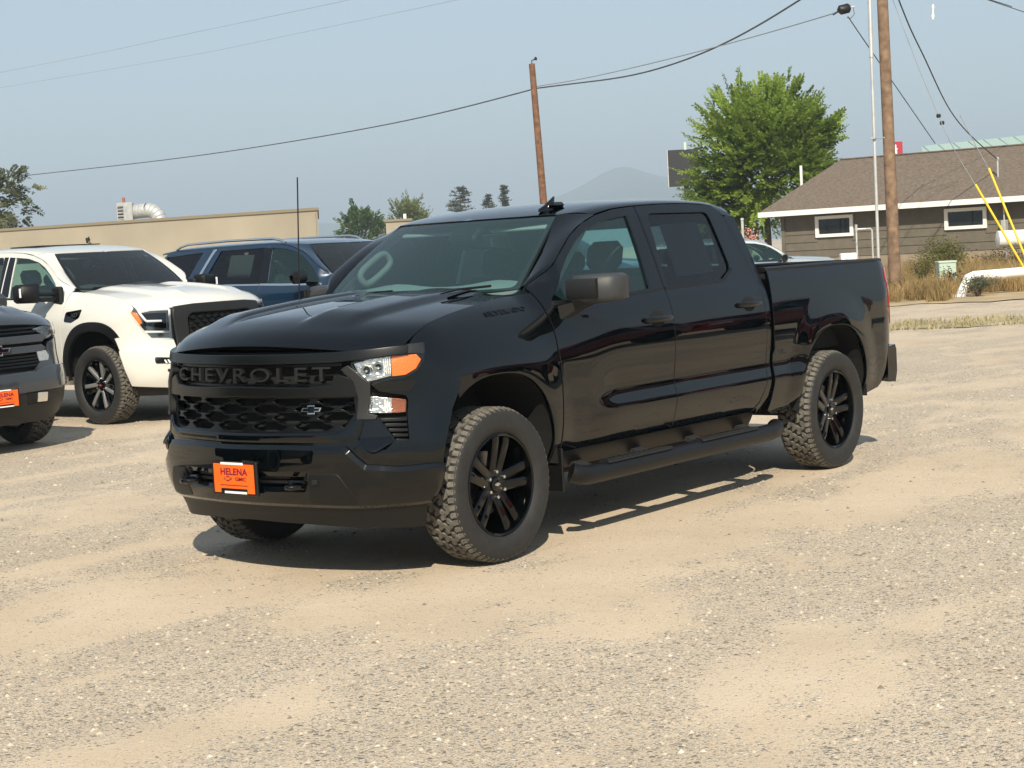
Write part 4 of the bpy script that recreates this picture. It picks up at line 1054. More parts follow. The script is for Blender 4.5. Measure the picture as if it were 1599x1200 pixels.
        mobj('mirror_glass', gm_ + [(x + .004, y, z) for x, y, z in gm_], [(0, 1, 2, 3), (7, 6, 5, 4), (0, 4, 5, 1), (1, 5, 6, 2), (2, 6, 7, 3), (3, 7, 4, 0)], MT['chrome'], m, None)
        # running board: tube with two step pads on brackets
        bx = [(-.59, 1.0, .40), (-.62, 1.025, .385), (-.70, 1.035, .372), (-2.72, 1.035, .372), (-2.82, 1.025, .378), (-2.88, .99, .392)]
        rb = MB().tube([(x, sg * y, z) for x, y, z in bx], .055, 14).build('running_board', MT['trim_black'], root, 60)
        for (xa, xb) in ((-.86, -1.52), (-1.86, -2.52)):
            pd = MB(); pd.box(((xa + xb) / 2, sg * 1.035, .423), (xa - xb, .085, .014), .005)
            for k in range(22):
                x = xa - .02 - (xa - xb - .04) * k / 21; pd.box((x, sg * 1.035, .432), (.013, .07, .008), .002, rot('Z', rad(25 * (1 if k % 2 else -1))))
            pd.build('step_pad', MT['plastic_grey'], rb, 40)
        for x in (-.80, -1.40, -2.00, -2.60):
            MB().loft([[(x - .05, sg * .62, .50), (x + .05, sg * .62, .50), (x + .05, sg * .62, .47), (x - .05, sg * .62, .47)], [(x - .05, sg * .90, .43), (x + .05, sg * .90, .43), (x + .05, sg * .90, .40), (x - .05, sg * .90, .40)], [(x - .05, sg * 1.02, .39), (x + .05, sg * 1.02, .39), (x + .05, sg * 1.02, .36), (x - .05, sg * 1.02, .36)]]).build('step_bracket', MT['underbody'], rb, None)
        MB().box((-1.70, sg * .77, .44), (2.2, .05, .16), .01).build('inner_sill', MT['underbody'], root, None)
        MB().box((-.535, sg * .89, .42), (.015, .20, .24), .004).build('mud_flap', MT['trim_black'], root)
    ab = (-.40, -.875, 1.372)
    an = MB().lathe([(0, .022), (.012, .020), (.03, .010), (.05, .008)], 14, axis='z', c=ab)
    an.tube([(ab[0], ab[1], ab[2] + .04), (ab[0] - .05, ab[1], ab[2] + .80)], .0045, 6).build('antenna', MT['trim_black'], root)
    zt = float(SH(np.array([-1.2]), np.array([.48]))[0][2]); fin = []
    for (x, w_, h_) in ((-1.10, .008, .008), (-1.14, .022, .026), (-1.19, .027, .052), (-1.23, .022, .076), (-1.25, .010, .080)):
        fin.append([(x, .48 - w_, zt - .012), (x, .48 - w_ * .35, zt + h_ * .6), (x - .01, .48, zt + h_), (x, .48 + w_ * .35, zt + h_ * .6), (x, .48 + w_, zt - .012)])
    fo_ = MB().loft(fin).build('roof_fin', MT['gloss_black'], root, 60)
    MB().box((-1.25, .49, zt + .026), (.13, .058, .036), .016).build('fin_base', MT['gloss_black'], fo_, 60)
# ------------------------------------------------------------------ the black pickup
truck = empty('pickup_truck')
tag(truck, 'glossy black crew cab pickup with orange plate, parked alone on the gravel', 'pickup truck')
build_pickup(truck, dict(kind='main', paint='black_paint', wheel='main'))
front_main(truck)
# ------------------------------------------------------------------ neighbours in the row
def front_white(root):
    F = (1, 0, 0); P = MT['white_paint']
    sheet('grille_backing', mir([(0, .68), (.58, .70), (.60, 1.20), (0, 1.22)]), QX(-.05), F, MT['deep_black'], root, step=.12, thick=0)
    fr = mir([(0, 1.225), (.36, 1.222), (.585, 1.205), (.60, 1.12), (.575, .80), (.52, .70), (0, .68)])
    ho = rnd_poly(mir([(0, 1.150), (.40, 1.150), (.46, 1.10), (.45, .80), (.40, .755), (0, .745)]), .04, 3)
    sheet('grille_frame', fr, QX(.03), F, MT['plastic_grey'], root, holes=[ho], step=.06, thick=.06, lip=.012)
    for k in range(9):
        for j in range(10):
            s0 = -.42 + .093 * j + (.046 if k % 2 else 0); z = .78 + .044 * k
            if abs(s0) < .40 and z < 1.13:
                MB().prism([(s0 - .044, z), (s0, z - .020), (s0 + .044, z), (s0, z + .020)], lambda u, v, d: tuple(Q(u, v, d)), -.02, -.004).build('grille_cell', MT['grille_black'], root, None)
    fas = [(0, .66), (.52, .68), (.585, .74), (.62, .88), (.84, .895), (.93, 1.0), (1.065, 1.19), (1.10, 1.17), (1.20, 1.09), (1.286, 1.0), (1.205, .87), (1.150, .76), (0, .64)]
    sheet('front_fascia', mir(fas), QX(0), F, P, root, step=.04, thick=.03, lip=.005)
    bar = [(0, .76), (.52, .752), (1.150, .775), (1.112, .66), (1.075, .50), (1.062, .412), (.65, .37), (0, .36)]
    bumper = sheet('front_bumper', mir(bar), QX(.035), F, P, root, step=.04, thick=.06, lip=.012)
    sheet('air_dam', mir([(0, .37), (1.04, .41), (1.03, .30), (0, .27)]), QX(-.01), F, MT['trim_black'], root, step=.08, thick=.02)
    for sg in (1, -1):
        hl = sheet('headlight', side([(.600, 1.205), (1.075, 1.215), (1.085, 1.190), (.94, 1.0), (.86, .885), (.618, .872), (.608, 1.05)], sg), QX(-.03), F, MT['dark_chrome'], root, step=.05, thick=0)
        sheet('lamp_reflector', side([(.66, 1.15), (.92, 1.155), (.90, 1.03), (.68, .99)], sg), QX(-.020), F, MT['gloss_black'], hl, step=.05, thick=.01)
        b = MB()
        for (pa, pb) in (((.63, 1.185), (.95, 1.19)), ((.63, 1.185), (.64, .95)), ((.64, .95), (.90, .965)), ((.72, 1.07), (.88, 1.075)), ((.88, 1.075), (.95, 1.17))):
            pts = [tuple(Q(sg * (pa[0] + (pb[0] - pa[0]) * t), pa[1] + (pb[1] - pa[1]) * t, -.010)) for t in np.linspace(0, 1, 6)]
            b.tube(pts, .013, 6)
        b.build('running_light', MT['lamp_white'], hl, 60)
        sheet('turn_signal', side([(.98, 1.165), (1.055, 1.175), (.955, 1.04), (.925, 1.06)], sg), QX(-.012), F, MT['amber'], hl, step=.04, thick=.01)
        sheet('lens', side([(.600, 1.207), (1.078, 1.217), (1.088, 1.190), (.942, 1.0), (.862, .885), (.618, .870), (.608, 1.05)], sg), QX(.006), F, MT['lens'], hl, step=.05, thick=.004, lip=.001)
        fg = sheet('fog_lamp', side(rnd_poly([(.60, .675), (.82, .70), (.815, .635), (.60, .622)], .015, 2), sg), QX(.042), F, MT['dark_chrome'], bumper, step=.05, thick=.01)
        b = MB()
        for k in range(4): b.prism([(.62 + .03 * k, .63), (.635 + .03 * k, .63), (.65 + .03 * k, .668), (.635 + .03 * k, .668)], lambda u, v, d: tuple(Q(sg * u, v, d)), .042, .05)
        b.build('lamp_bars', MT['lamp_white'], fg, None)
        c = Q(sg * .70, .555, .034)
        MB().lathe([(0, .016), (.008, .015), (.008, .0005)], 12, axis='x', c=tuple(c)).build('parking_sensor', MT['deep_black'], bumper)
        # black arch flare and fender vent
        ol = arch_line(0, 30, rad(12), math.pi - rad(6), grow=.075); il = arch_line(0, 30, rad(12), math.pi - rad(6), grow=-.012)
        sheet('arch_flare', ol + il[::-1], SX(.014), (0, 1, 0), MT['trim_black'], root, step=.04, thick=.03, sg=sg, lip=.008)
        sheet('side_marker', [(.41, .86), (.44, .80), (.46, .80), (.43, .87)], SX(.018), (0, 1, 0), MT['amber'], root, step=.03, thick=.006, sg=sg)
        vt = sheet('fender_vent', rnd_poly([(-.22, 1.225), (-.47, 1.200), (-.49, 1.10), (-.36, 1.09), (-.23, 1.14)], .02, 3), SX(.006), (0, 1, 0), MT['gloss_black'], root, step=.04, thick=.012, sg=sg)
        lettering('lettering', 'XD', lambda V: np.stack([-.27 - .11 * (V[:, 0] if sg > 0 else 1 - V[:, 0]), sg * (S(-.27 - .11 * V[:, 0], 1.15 + .05 * V[:, 1]) + .007 + .004 * V[:, 2]), 1.145 + .045 * V[:, 1]], 1), MT['steel'], vt)
        # towing mirror
        arm = MB(); arm.tube([(-.66, sg * .94, 1.40), (-.70, sg * 1.10, 1.405), (-.72, sg * 1.18, 1.41)], .022, 8); arm.tube([(-.66, sg * .94, 1.34), (-.70, sg * 1.10, 1.345), (-.72, sg * 1.18, 1.35)], .022, 8)
        m = arm.box((-.64, sg * .935, 1.38), (.16, .06, .20), .02).build('side_mirror', MT['trim_black'], root, 60)
        rings = []
        for (t, fx, z0, z1) in ((0, -.70, 1.33, 1.50), (.12, -.66, 1.315, 1.525), (.85, -.68, 1.32, 1.52), (1, -.73, 1.345, 1.50)):
            y = 1.13 + .24 * t; rings.append([(fx, sg * y, z0 + .03), (fx, sg * y, z1 - .03), (fx - .03, sg * y, z1), (-.83, sg * y, z1), (-.83, sg * y, z0), (fx - .03, sg * y, z0)])
        if sg > 0: rings = [r[::-1] for r in rings]
        MB().loft(rings[::-1]).build('mirror_housing', MT['trim_black'], m, 50)
        MB().box((-.70, sg * 1.372, 1.43), (.03, .012, .10), .005).build('marker_light', MT['lamp_white'], m)
    MB().box((-1.9, 0, 1.945), (.5, .9, .012), .005).build('sunroof', MT['gloss_black'], root)

def front_grey(root):
    F = (1, 0, 0); P = MT['grey_paint']
    sheet('grille_backing', mir([(0, .74), (.60, .76), (.66, 1.0), (.70, 1.20), (0, 1.215)]), QX(-.05), F, MT['deep_black'], root, step=.12, thick=0)
    for (z0, z1, w, z2) in ((1.050, 1.105, .60, .004), (.955, 1.005, .58, .004)):
        sheet('grille_bar', mir([(0, z1), (w, z1), (w + .05, (z0 + z1) / 2), (w, z0), (0, z0)]), QX(.012), F, P, root, step=.06, thick=.05, lip=.008)
    for z in (1.15, 1.185, .92, .89, .86, .83): sheet('grille_slat', mir([(0, z), (.54, z), (.54, z - .012), (0, z - .012)]), QX(-.012), F, MT['grille_black'], root, step=.1, thick=.02)
    em = MB().prism(bowtie(.30, .10), lambda u, v, d: tuple(Q(u, .99 + v, d)), .0, .024).build('emblem', MT['chrome'], root, None)
    MB().prism(bowtie(.26, .07), lambda u, v, d: tuple(Q(u, .99 + v, d)), .02, .028).build('emblem_inset', MT['gloss_black'], em, None)
    fas = [(0, .76), (.46, .77), (.54, .85), (.66, .86), (.70, 1.02), (1.04, 1.08), (1.082, 1.128), (1.176, 1.066), (1.286, 1.0), (1.205, .87), (1.15, .76), (1.112, .60), (0, .60)]
    sheet('front_fascia', mir(fas), QX(0), F, P, root, step=.04, thick=.03, lip=.005)
    bar = [(0, .75), (.40, .752), (.52, .79), (.80, .80), (1.150, .78), (1.112, .66), (1.098, .60), (0, .585)]
    bumper = sheet('front_bumper', mir(bar), QX(.04), F, P, root, step=.04, thick=.06, lip=.012)
    sheet('bumper_lower', mir([(0, .590), (1.098, .605), (1.075, .48), (1.02, .36), (.60, .29), (0, .29)]), QX(.02), F, MT['plastic_grey'], bumper, step=.05, thick=.04, lip=.008)
    make_plate(root, (.985, 0, .545))
    for sg in (1, -1):
        hl = sheet('headlight', side([(.50, 1.165), (.68, 1.185), (.95, 1.205), (1.07, 1.20), (1.05, 1.12), (.70, 1.06), (.66, 1.10)], sg), QX(-.02), F, MT['reflector'], root, step=.05, thick=0)
        sheet('lens', side([(.50, 1.166), (.68, 1.187), (.95, 1.207), (1.07, 1.202), (1.052, 1.118), (.70, 1.058), (.66, 1.10)], sg), QX(.006), F, MT['lens'], hl, step=.05, thick=.004, lip=.001)
        ll = sheet('lower_lamp', side([(.50, .955), (.64, .95), (.68, .90), (.66, .86), (.52, .86)], sg), QX(.004), F, MT['reflector'], root, step=.05, thick=.02)
        fg = sheet('fog_lamp', side([(.28, .575), (.56, .565), (.56, .46), (.30, .46)], sg), QX(.026), F, MT['deep_black'], bumper, step=.05, thick=.01)
        sheet('lamp_face', side([(.41, .56), (.545, .555), (.545, .47), (.41, .475)], sg), QX(.032), F, MT['reflector'], fg, step=.05, thick=.006)
        m = MB().box((-.66, sg * 1.0, 1.34), (.10, .14, .05), .015).build('side_mirror', P, root, 50)
        MB().box((-.76, sg * 1.17, 1.42), (.15, .26, .17), .05).build('mirror_housing', P, m, 50)

def build_suv(root, paint_, wheel, quarter=True):
    P = MT[paint_]; F = (1, 0, 0); XE = -3.86
    ys = np.linspace(-1, 1, 21)
    rear = [(-.385 - .02 * (1 - (y * y)), y * .775) for y in ys]; left = [(x, float(YG(x)) - .004) for x in np.linspace(-.30, .50, 10)]
    front = [(float(FYP(abs(y))) - .022, y) for y in np.linspace(.868, -.868, 31)]; right = [(x, -y) for x, y in left[::-1]]
    sheet('hood', rear + left + front + right, HX(), (0, 0, 1), P, root, step=.07, thick=.03)
    sheet('cowl', [(-.375, y) for y in np.linspace(-.79, .79, 9)] + [(-.56, .80), (-.50, 0), (-.56, -.80)], HX(-.028), (0, 0, 1), MT['trim_black'], root, step=.1, thick=.02)
    def SU(off=0.):
        return lambda u, v: np.stack([u + 0 * v, S(np.maximum(u, -2.6), v) * (1 - .05 * smst(-2.8, -4.0, u)) - .03 * smst(-3.6, -3.95, u) + .03 * smst(1.30, 1.13, ((np.abs((u + 3.07) / .50))**2.5 + (np.maximum(v - .4, 0) / .61)**2.5)**.4) + off, v + 0 * u], -1)
    arc2 = [(x + 3.745 - 3.07, z) for x, z in arch_line(1, 30)]
    for sg in (1, -1):
        top = [(x, float(H(x, float(YG(x)) + .004)) - .001) for x in np.linspace(-.53, .545, 16)]
        out = top + [(.535, 1.155), (.345, 1.015)] + [q for q in arch_line(0, 30) if q[0] < .33 and q[1] > .42] + [(-.505, .44), (-.548, .51), (-.553, .90), (-.53, 1.10), (-.528, 1.30)]
        sheet('front_fender', out, SX(), (0, 1, 0), P, root, step=.05, thick=.02, sg=sg)
        fo = [(-.565, .515), (-.568, .90), (-.545, 1.10), (-.542, 1.30)] + DOOR_TOP[:-1] + [(-1.644, 1.876), (-1.699, .90), (-1.698, .515)]
        d = sheet('front_door', fo, SX(), (0, 1, 0), P, root, holes=[FWIN], step=.05, thick=.02, sg=sg)
        glass_edge('window', [((x + 1.13) * 1.02 - 1.13, (z - 1.6) * 1.03 + 1.6) for x, z in FWIN], SX(-.014), (0, 1, 0), MT['door_glass'], d, sg, .1)
        sheet('belt_moulding', [(-.60, 1.336), (-1.30, 1.348), (-1.68, 1.362), (-1.68, 1.382), (-1.30, 1.370), (-.60, 1.358)], SX(.004), (0, 1, 0), MT['chrome'], d, step=.1, thick=.004, sg=sg)
        rwin = [(-1.72, 1.834), (-2.56, 1.828), (-2.80, 1.40), (-1.68, 1.376)]
        ro = [(-1.708, .515), (-1.709, .90), (-1.654, 1.876), (-2.62, 1.870), (-2.90, 1.38), (-2.90, 1.05), (-2.62, .85), (-2.52, .515)]
        d = sheet('rear_door', ro, SU(), (0, 1, 0), P, root, holes=[rwin], step=.05, thick=.02, sg=sg)
        glass_edge('window', [((x + 2.2) * 1.03 - 2.2, (z - 1.6) * 1.03 + 1.6) for x, z in rwin], SU(-.014), (0, 1, 0), MT['privacy_glass'], d, sg, .1)
        sheet('window_sticker', [(-1.92, 1.47), (-2.36, 1.48), (-2.36, 1.76), (-1.92, 1.75)], SU(-.022), (0, 1, 0), MT['paper'], d, step=.1, thick=.001, sg=sg)
        sheet('pillar_cover', [(-1.58, 1.822), (-1.712, 1.832), (-1.692, 1.385), (-1.556, 1.385)], SX(.003), (0, 1, 0), MT['gloss_black'], d, step=.1, thick=.003, sg=sg)
        sheet('belt_moulding', [(-1.69, 1.362), (-2.87, 1.385), (-2.87, 1.40), (-1.69, 1.378)], SU(.004), (0, 1, 0), MT['chrome'], d, step=.1, thick=.004, sg=sg)
        qw = [(-2.90, 1.825), (-3.66, 1.79), (-3.74, 1.45), (-3.14, 1.41)]
        qo = [(-2.63, 1.870), (-3.66, 1.845), (-3.80, 1.60), (XE, 1.35), (XE - .04, 1.0), (-3.86, .62), (-3.60, .50)] + [q for q in arc2[::-1] if q[1] > .5 and q[0] < -2.66] + [(-2.63, .85), (-2.91, 1.05), (-2.91, 1.38)]
        d = sheet('quarter_panel', qo, SU(), (0, 1, 0), P, root, holes=[qw], step=.05, thick=.02, sg=sg)
        glass_edge('window', [((x + 3.3) * 1.03 - 3.3, (z - 1.6) * 1.03 + 1.6) for x, z in qw], SU(-.014), (0, 1, 0), MT['privacy_glass'], d, sg, .1)
        sheet('pillar_trim', [(-2.655, 1.850), (-2.700, 1.850), (-2.975, 1.40), (-2.925, 1.39)], SU(.005), (0, 1, 0), MT['chrome'], d, step=.1, thick=.006, sg=sg)
        sheet('rocker_panel', [(-.55, .40), (-2.60, .40), (-2.60, .510), (-.55, .510)], SX(-.004), (0, 1, 0), MT['trim_black'], root, step=.1, thick=.03, sg=sg)
        sheet('tail_light', [(-3.80, 1.32), (-3.90, 1.30), (-3.90, .90), (-3.82, .92)], SU(.008), (0, 1, 0), MT['red_lens'], root, step=.06, thick=.04, sg=sg)
        fr = [(-1.0, 0.0), (-1.012, .20), (-1.035, .40), (-1.085, SUVSH.t_y(.625))]
        tb = [(x, SUVSH.t_at(x, z + .008)) for x, z in [(-1.258, 1.829), (-1.46, 1.862), (-1.65, 1.876), (-2.2, 1.874), (-2.62, 1.870), (-3.2, 1.858), (-3.66, 1.845)]]
        sheet('roof_panel', fr + tb + [(XE, SUVSH.t_y(.70)), (XE - .02, 0)], lambda u, v: SUVSH(u, v) * np.array([1, 1, 1]) * np.stack([np.ones_like(u), 1 - .05 * smst(-2.8, -4.0, u), np.ones_like(u)], -1), (0, .3, 1), P, root, step=.07, thick=.02, sg=sg)
        pts = [(x, sg * .70 * (1 - .05 * float(smst(-2.8, -4.0, x))), float(SUVSH.zc(x)) + dz) for x, dz in ((-1.42, -.035), (-1.52, .0), (-1.65, .018), (-2.5, .022), (-3.3, .018), (-3.45, 0), (-3.55, -.03))]
        MB().tube(pts, .017, 8).build('roof_rail', MT['chrome'], root, 60)
        m = MB().loft([[(-.62, sg * .95, 1.37), (-.72, sg * .95, 1.37), (-.70, sg * .95, 1.30)][::sg], [(-.66, sg * 1.06, 1.38), (-.76, sg * 1.06, 1.38), (-.72, sg * 1.06, 1.34)][::sg]]).build('side_mirror', MT['gloss_black'], root, 50)
        MB().box((-.76, sg * 1.15, 1.44), (.16, .24, .155), .05).build('mirror_housing', MT['gloss_black'], m, 50)
        sheet('door_card', [(-.60, .62), (-2.75, .62), (-2.75, 1.36), (-.60, 1.34)], SX(-.09), (0, 1, 0), MT['interior'], root, step=.2, thick=.03, sg=sg)
        hl = sheet('headlight', side([(.70, 1.128), (.80, 1.150), (1.08, 1.19), (1.06, 1.05), (.72, .98)], sg), QX(.006), F, MT['reflector'], root, step=.06, thick=.03)
        for xc in (0, -3.07):
            ring = [(x - ARCH[0][0] + xc, z) for x, z in arch_line(0, 16)]
            g = MB().grid([[(x, sg * yy, z) for x, z in ring] for yy in (.975, .55)]); g.grid([[(x, sg * .55, z) for x, z in ring], [(xc, sg * .55, .42)] * len(ring)]); g.build('wheel_liner', MT['deep_black'], root, None)
    ws, gl = build_cab_front(root, P, SUVSH)
    fas = [(0, .42), (1.06, .42), (1.112, .60), (1.15, .76), (1.205, .87), (1.286, 1.0), (1.176, 1.066), (1.09, 1.12), (.69, .97), (.66, 1.19), (0, 1.19)]
    hole = mir([(0, 1.16), (.60, 1.15), (.62, .80), (0, .76)])
    sheet('front_fascia', mir(fas), QX(0), F, P, root, holes=[hole], step=.06, thick=.03)
    gb = sheet('grille_backing', mir([(0, .74), (.68, .76), (.68, 1.19), (0, 1.19)]), QX(-.05), F, MT['deep_black'], root, step=.15, thick=0)
    for z in np.linspace(.82, 1.12, 6): sheet('grille_bar', mir([(0, z), (.60, z), (.60, z - .018), (0, z - .018)]), QX(.0), F, MT['dark_chrome'], root, step=.12, thick=.03)
    tgw = rnd_poly([(-.70, 1.40), (.70, 1.40), (.62, 1.76), (-.62, 1.76)], .06)
    tgo = [(-.86, .60), (.86, .60), (.88, 1.2), (.83, 1.45), (.70, 1.80), (0, 1.85), (-.70, 1.80), (-.83, 1.45), (-.88, 1.2)]
    bk = lambda u, v: np.stack([XE - .04 + .20 * smst(1.1, 1.95, v) * .6 + .04 * (u / .9)**2, u, v], -1)
    sheet('tailgate', tgo, bk, (-1, 0, 0), P, root, holes=[tgw], step=.12, thick=.02)
    sheet('rear_window', tgw, lambda u, v: bk(u, v) + np.array([.012, 0, 0]), (-1, 0, 0), MT['privacy_glass'], root, step=.15, thick=.004)
    MB().box((XE - .04, 0, .56), (.16, 1.75, .24), .05).build('rear_bumper', P, root, 50)
    MB().box((-2.0, 0, .52), (3.4, 1.7, .16)).build('floor_pan', MT['underbody'], root, None)
    MB().box((.05, 0, .76), (.95, .98, .60), .05).build('engine_block', MT['underbody'], root, None)
    dash = [[(-.52, y, 1.36), (-.58, y, 1.40), (-.84, y, 1.38), (-.92, y, 1.2), (-.80, y, .75)] for y in np.linspace(-.8, .8, 5)]
    MB().grid(dash).build('dashboard', MT['interior'], root, 50)
    for y in (.42, -.42): seat(root, -1.42, y)
    for x in (-2.35, -3.2):
        b = rounded_box('rear_bench', (x, 0, .88), (.46, 1.35, .18), .06, MT['interior'], root)
        rounded_box('bench_back', (x - .28, 0, 1.18), (.14, 1.35, .58), .05, MT['interior'], b, rot('Y', rad(-9)))
        for y in (.42, -.42): rounded_box('headrest', (x - .33, y, 1.53), (.09, .26, .15), .04, MT['interior'], b)
    hl = [[(x, y, float(SUVSH.zc(x)) - .065 - .03 * (y / .6)**2) for y in (-.62, -.3, 0, .3, .62)] for x in np.linspace(-1.1, -3.7, 7)]
    MB().grid(hl).build('headliner', MT['headliner'], root)
    put_wheels(root, wheel, xs=(0, -3.07))

R90 = math.pi / 2
wt = empty('pickup_truck', (-5.64, -8.49, 0), R90)
tag(wt, 'white pickup truck with black grille and arch flares, second in the parked row', 'pickup truck', 'vehicles parked in the row')
build_pickup(wt, dict(kind='other', paint='white_paint', wheel='white'))
front_white(wt); wt.scale = (1.04, 1.04, 1.04)
gt = empty('pickup_truck', (-2.27, -7.80, 0), R90)
tag(gt, 'grey pickup truck cut off by the left edge, its front with an orange plate showing', 'pickup truck', 'vehicles parked in the row')
build_pickup(gt, dict(kind='other', paint='grey_paint', wheel='grey'))
front_grey(gt)
bs = empty('sport_utility_vehicle', (-9.03, -7.80, 0), R90)
tag(bs, 'dark blue large SUV with roof rails behind the white pickup hood', 'SUV', 'vehicles parked in the row')
build_suv(bs, 'blue_paint', 'grey'); bs.scale = (1.025, 1.025, 1.025)
b2 = copy_tree(bs); b2.location = (-12.6, -7.3, 0)
tag(b2, 'mostly hidden blue SUV farthest back, only its roof showing left of the black cab', 'SUV', 'vehicles parked in the row')
p = flat(1250, 34)
sv = empty('sport_utility_vehicle', tuple(p), math.atan2(CR[1], CR[0]) + rad(8))
tag(sv, 'silver car whose windshield shows just above the black pickup bed', 'car')
build_suv(sv, 'silver_paint', 'grey'); sv.scale = (.86, .86, .86)
rv = empty('sport_utility_vehicle', (-8.4, 8.6, 0), 0.0)
tag(rv, 'red vehicle off to the right, seen only mirrored in the black doors', 'SUV')
build_suv(rv, 'red_paint', 'grey')
def recolour(o, a, c):
    for ch in o.children_recursive:
        if ch.type == 'MESH' and ch.material_slots and ch.material_slots[0].material == MT[a]:
            ch.material_slots[0].link = 'OBJECT'; ch.material_slots[0].material = MT[c]
dk = copy_tree(bs); dk.location = (6.7, -2.1, 0); dk.rotation_euler = (0, 0, 0); recolour(dk, 'blue_paint', 'black_paint')  # added out of view so the front bumper mirrors something dark
tag(dk, 'unseen black SUV added ahead of the black truck to darken its bumper and grille reflections', 'SUV')
rv2 = copy_tree(rv); rv2.location = (-14.3, 8.9, 0)  # extra copy added out of view to fill the bed side reflection
tag(rv2, 'second red vehicle added out of view at right to fill the black bed side reflection', 'SUV')
# ------------------------------------------------------------------ background materials
MT['stucco'] = mat('stucco', (.295, .262, .20), rough=.9, noise=(.35, .13), bump=(40, .2))
MT['coping'] = mat('coping', (.19, .16, .11), rough=.8)
MT['siding'] = mat('siding', (.115, .100, .075), rough=.8, noise=(3, .12))
MT['skirt'] = mat('skirt', (.24, .195, .14), rough=.9, noise=(3, .15))
MT['shingle'] = mat('shingle', (.135, .105, .078), rough=.95, noise=(9, .28), bump=(14, .6))
MT['white_trim'] = mat('white_trim', (.72, .72, .69), rough=.6)
MT['dark_glass'] = mat('dark_glass', (.010, .014, .014), rough=.05)
MT['pole_wood'] = mat('pole_wood', (.135, .068, .038), rough=.9, noise=(6, .45), bump=(25, .5))
MT['pole_wood_pale'] = mat('pole_wood_pale', (.185, .12, .075), rough=.9, noise=(5, .4), bump=(25, .5))
MT['galvanised'] = mat('galvanised', (.45, .46, .45), rough=.45, metal=.3, noise=(4, .15))
MT['wire'] = mat('wire', (.05, .05, .055), rough=.6)
MT['pale_wire'] = mat('pale_wire', (.20, .21, .22), rough=.6)
MT['yellow'] = mat('yellow', (.80, .52, .02), rough=.5)
MT['leaf'] = mat('leaf', (.205, .290, .042), rough=.6, noise=(.9, .45), spec=.3)
def leafy(m, amt=.45):
    t = m.node_tree; b = t.nodes['Principled BSDF']; o = [n for n in t.nodes if n.type == 'OUTPUT_MATERIAL'][0]
    tr = t.nodes.new('ShaderNodeBsdfTranslucent'); mx = t.nodes.new('ShaderNodeMixShader'); mx.inputs[0].default_value = amt
    t.links.new(b.inputs['Base Color'].links[0].from_socket, tr.inputs[0]); t.links.new(b.outputs[0], mx.inputs[1]); t.links.new(tr.outputs[0], mx.inputs[2]); t.links.new(mx.outputs[0], o.inputs[0])
MT['leaf_dark'] = mat('leaf_dark', (.075, .125, .032), rough=.7, noise=(.5, .4), spec=.3)
MT['leaf_pale'] = mat('leaf_pale', (.16, .185, .065), rough=.7, noise=(.5, .4), spec=.3)
MT['leaf_grey'] = mat('leaf_grey', (.15, .165, .095), rough=.7, noise=(.8, .4), spec=.3)
MT['leaf_brown'] = mat('leaf_brown', (.06, .055, .03), rough=.8, noise=(.8, .4), spec=.3)
MT['needle'] = mat('needle', (.05, .062, .04), rough=.8, noise=(.5, .3))
MT['bark'] = mat('bark', (.085, .062, .045), rough=.95, noise=(4, .3))
MT['dry_grass'] = mat('dry_grass', (.40, .29, .135), rough=.95, noise=(.55, .38), spec=.1)
MT['weed'] = mat('weed', (.155, .155, .05), rough=.9, noise=(.9, .4), spec=.1)
MT['verge'] = mat('verge', (.37, .285, .165), rough=.98, noise=(.6, .25), bump=(6, .4))
MT['verge_grass'] = mat('verge_grass', (.31, .265, .15), rough=.98, noise=(1.2, .3))
MT['white_rust'] = mat('white_rust', (.78, .76, .72), rough=.6)
def rusty(m):
    t = m.node_tree; b = t.nodes['Principled BSDF']; tc = t.nodes.new('ShaderNodeTexCoord'); n = t.nodes.new('ShaderNodeTexNoise'); n.inputs['Scale'].default_value = 2.2; n.inputs['Detail'].default_value = 6
    r = t.nodes.new('ShaderNodeValToRGB'); e = r.color_ramp.elements; e[0].position = .56; e[0].color = (.78, .76, .72, 1); e[1].position = .68; e[1].color = (.42, .24, .13, 1)
    t.links.new(tc.outputs['Object'], n.inputs['Vector']); t.links.new(n.outputs['Fac'], r.inputs['Fac']); t.links.new(r.outputs['Color'], b.inputs['Base Color'])
rusty(MT['white_rust'])
MT['hill'] = mat('hill', (.085, .095, .05), rough=1, noise=(.004, .4), spec=0)
MT['pale_green'] = mat('pale_green', (.40, .50, .40), rough=.6)
MT['roof_green'] = mat('roof_green', (.30, .40, .36), rough=.5)
MT['sign_dark'] = mat('sign_dark', (.004, .004, .0045), rough=.5)
MT['sign_red'] = mat('sign_red', (.33, .015, .03), rough=.5)
MT['pink'] = mat('pink', (.62, .28, .25), rough=.8)

for k_ in ('leaf', 'leaf_dark', 'leaf_pale', 'leaf_grey', 'leaf_brown', 'dry_grass', 'weed'): leafy(MT[k_])

def up(P, z): return np.array([P[0], P[1], z])
VER = np.array([0, 0, 1.0])

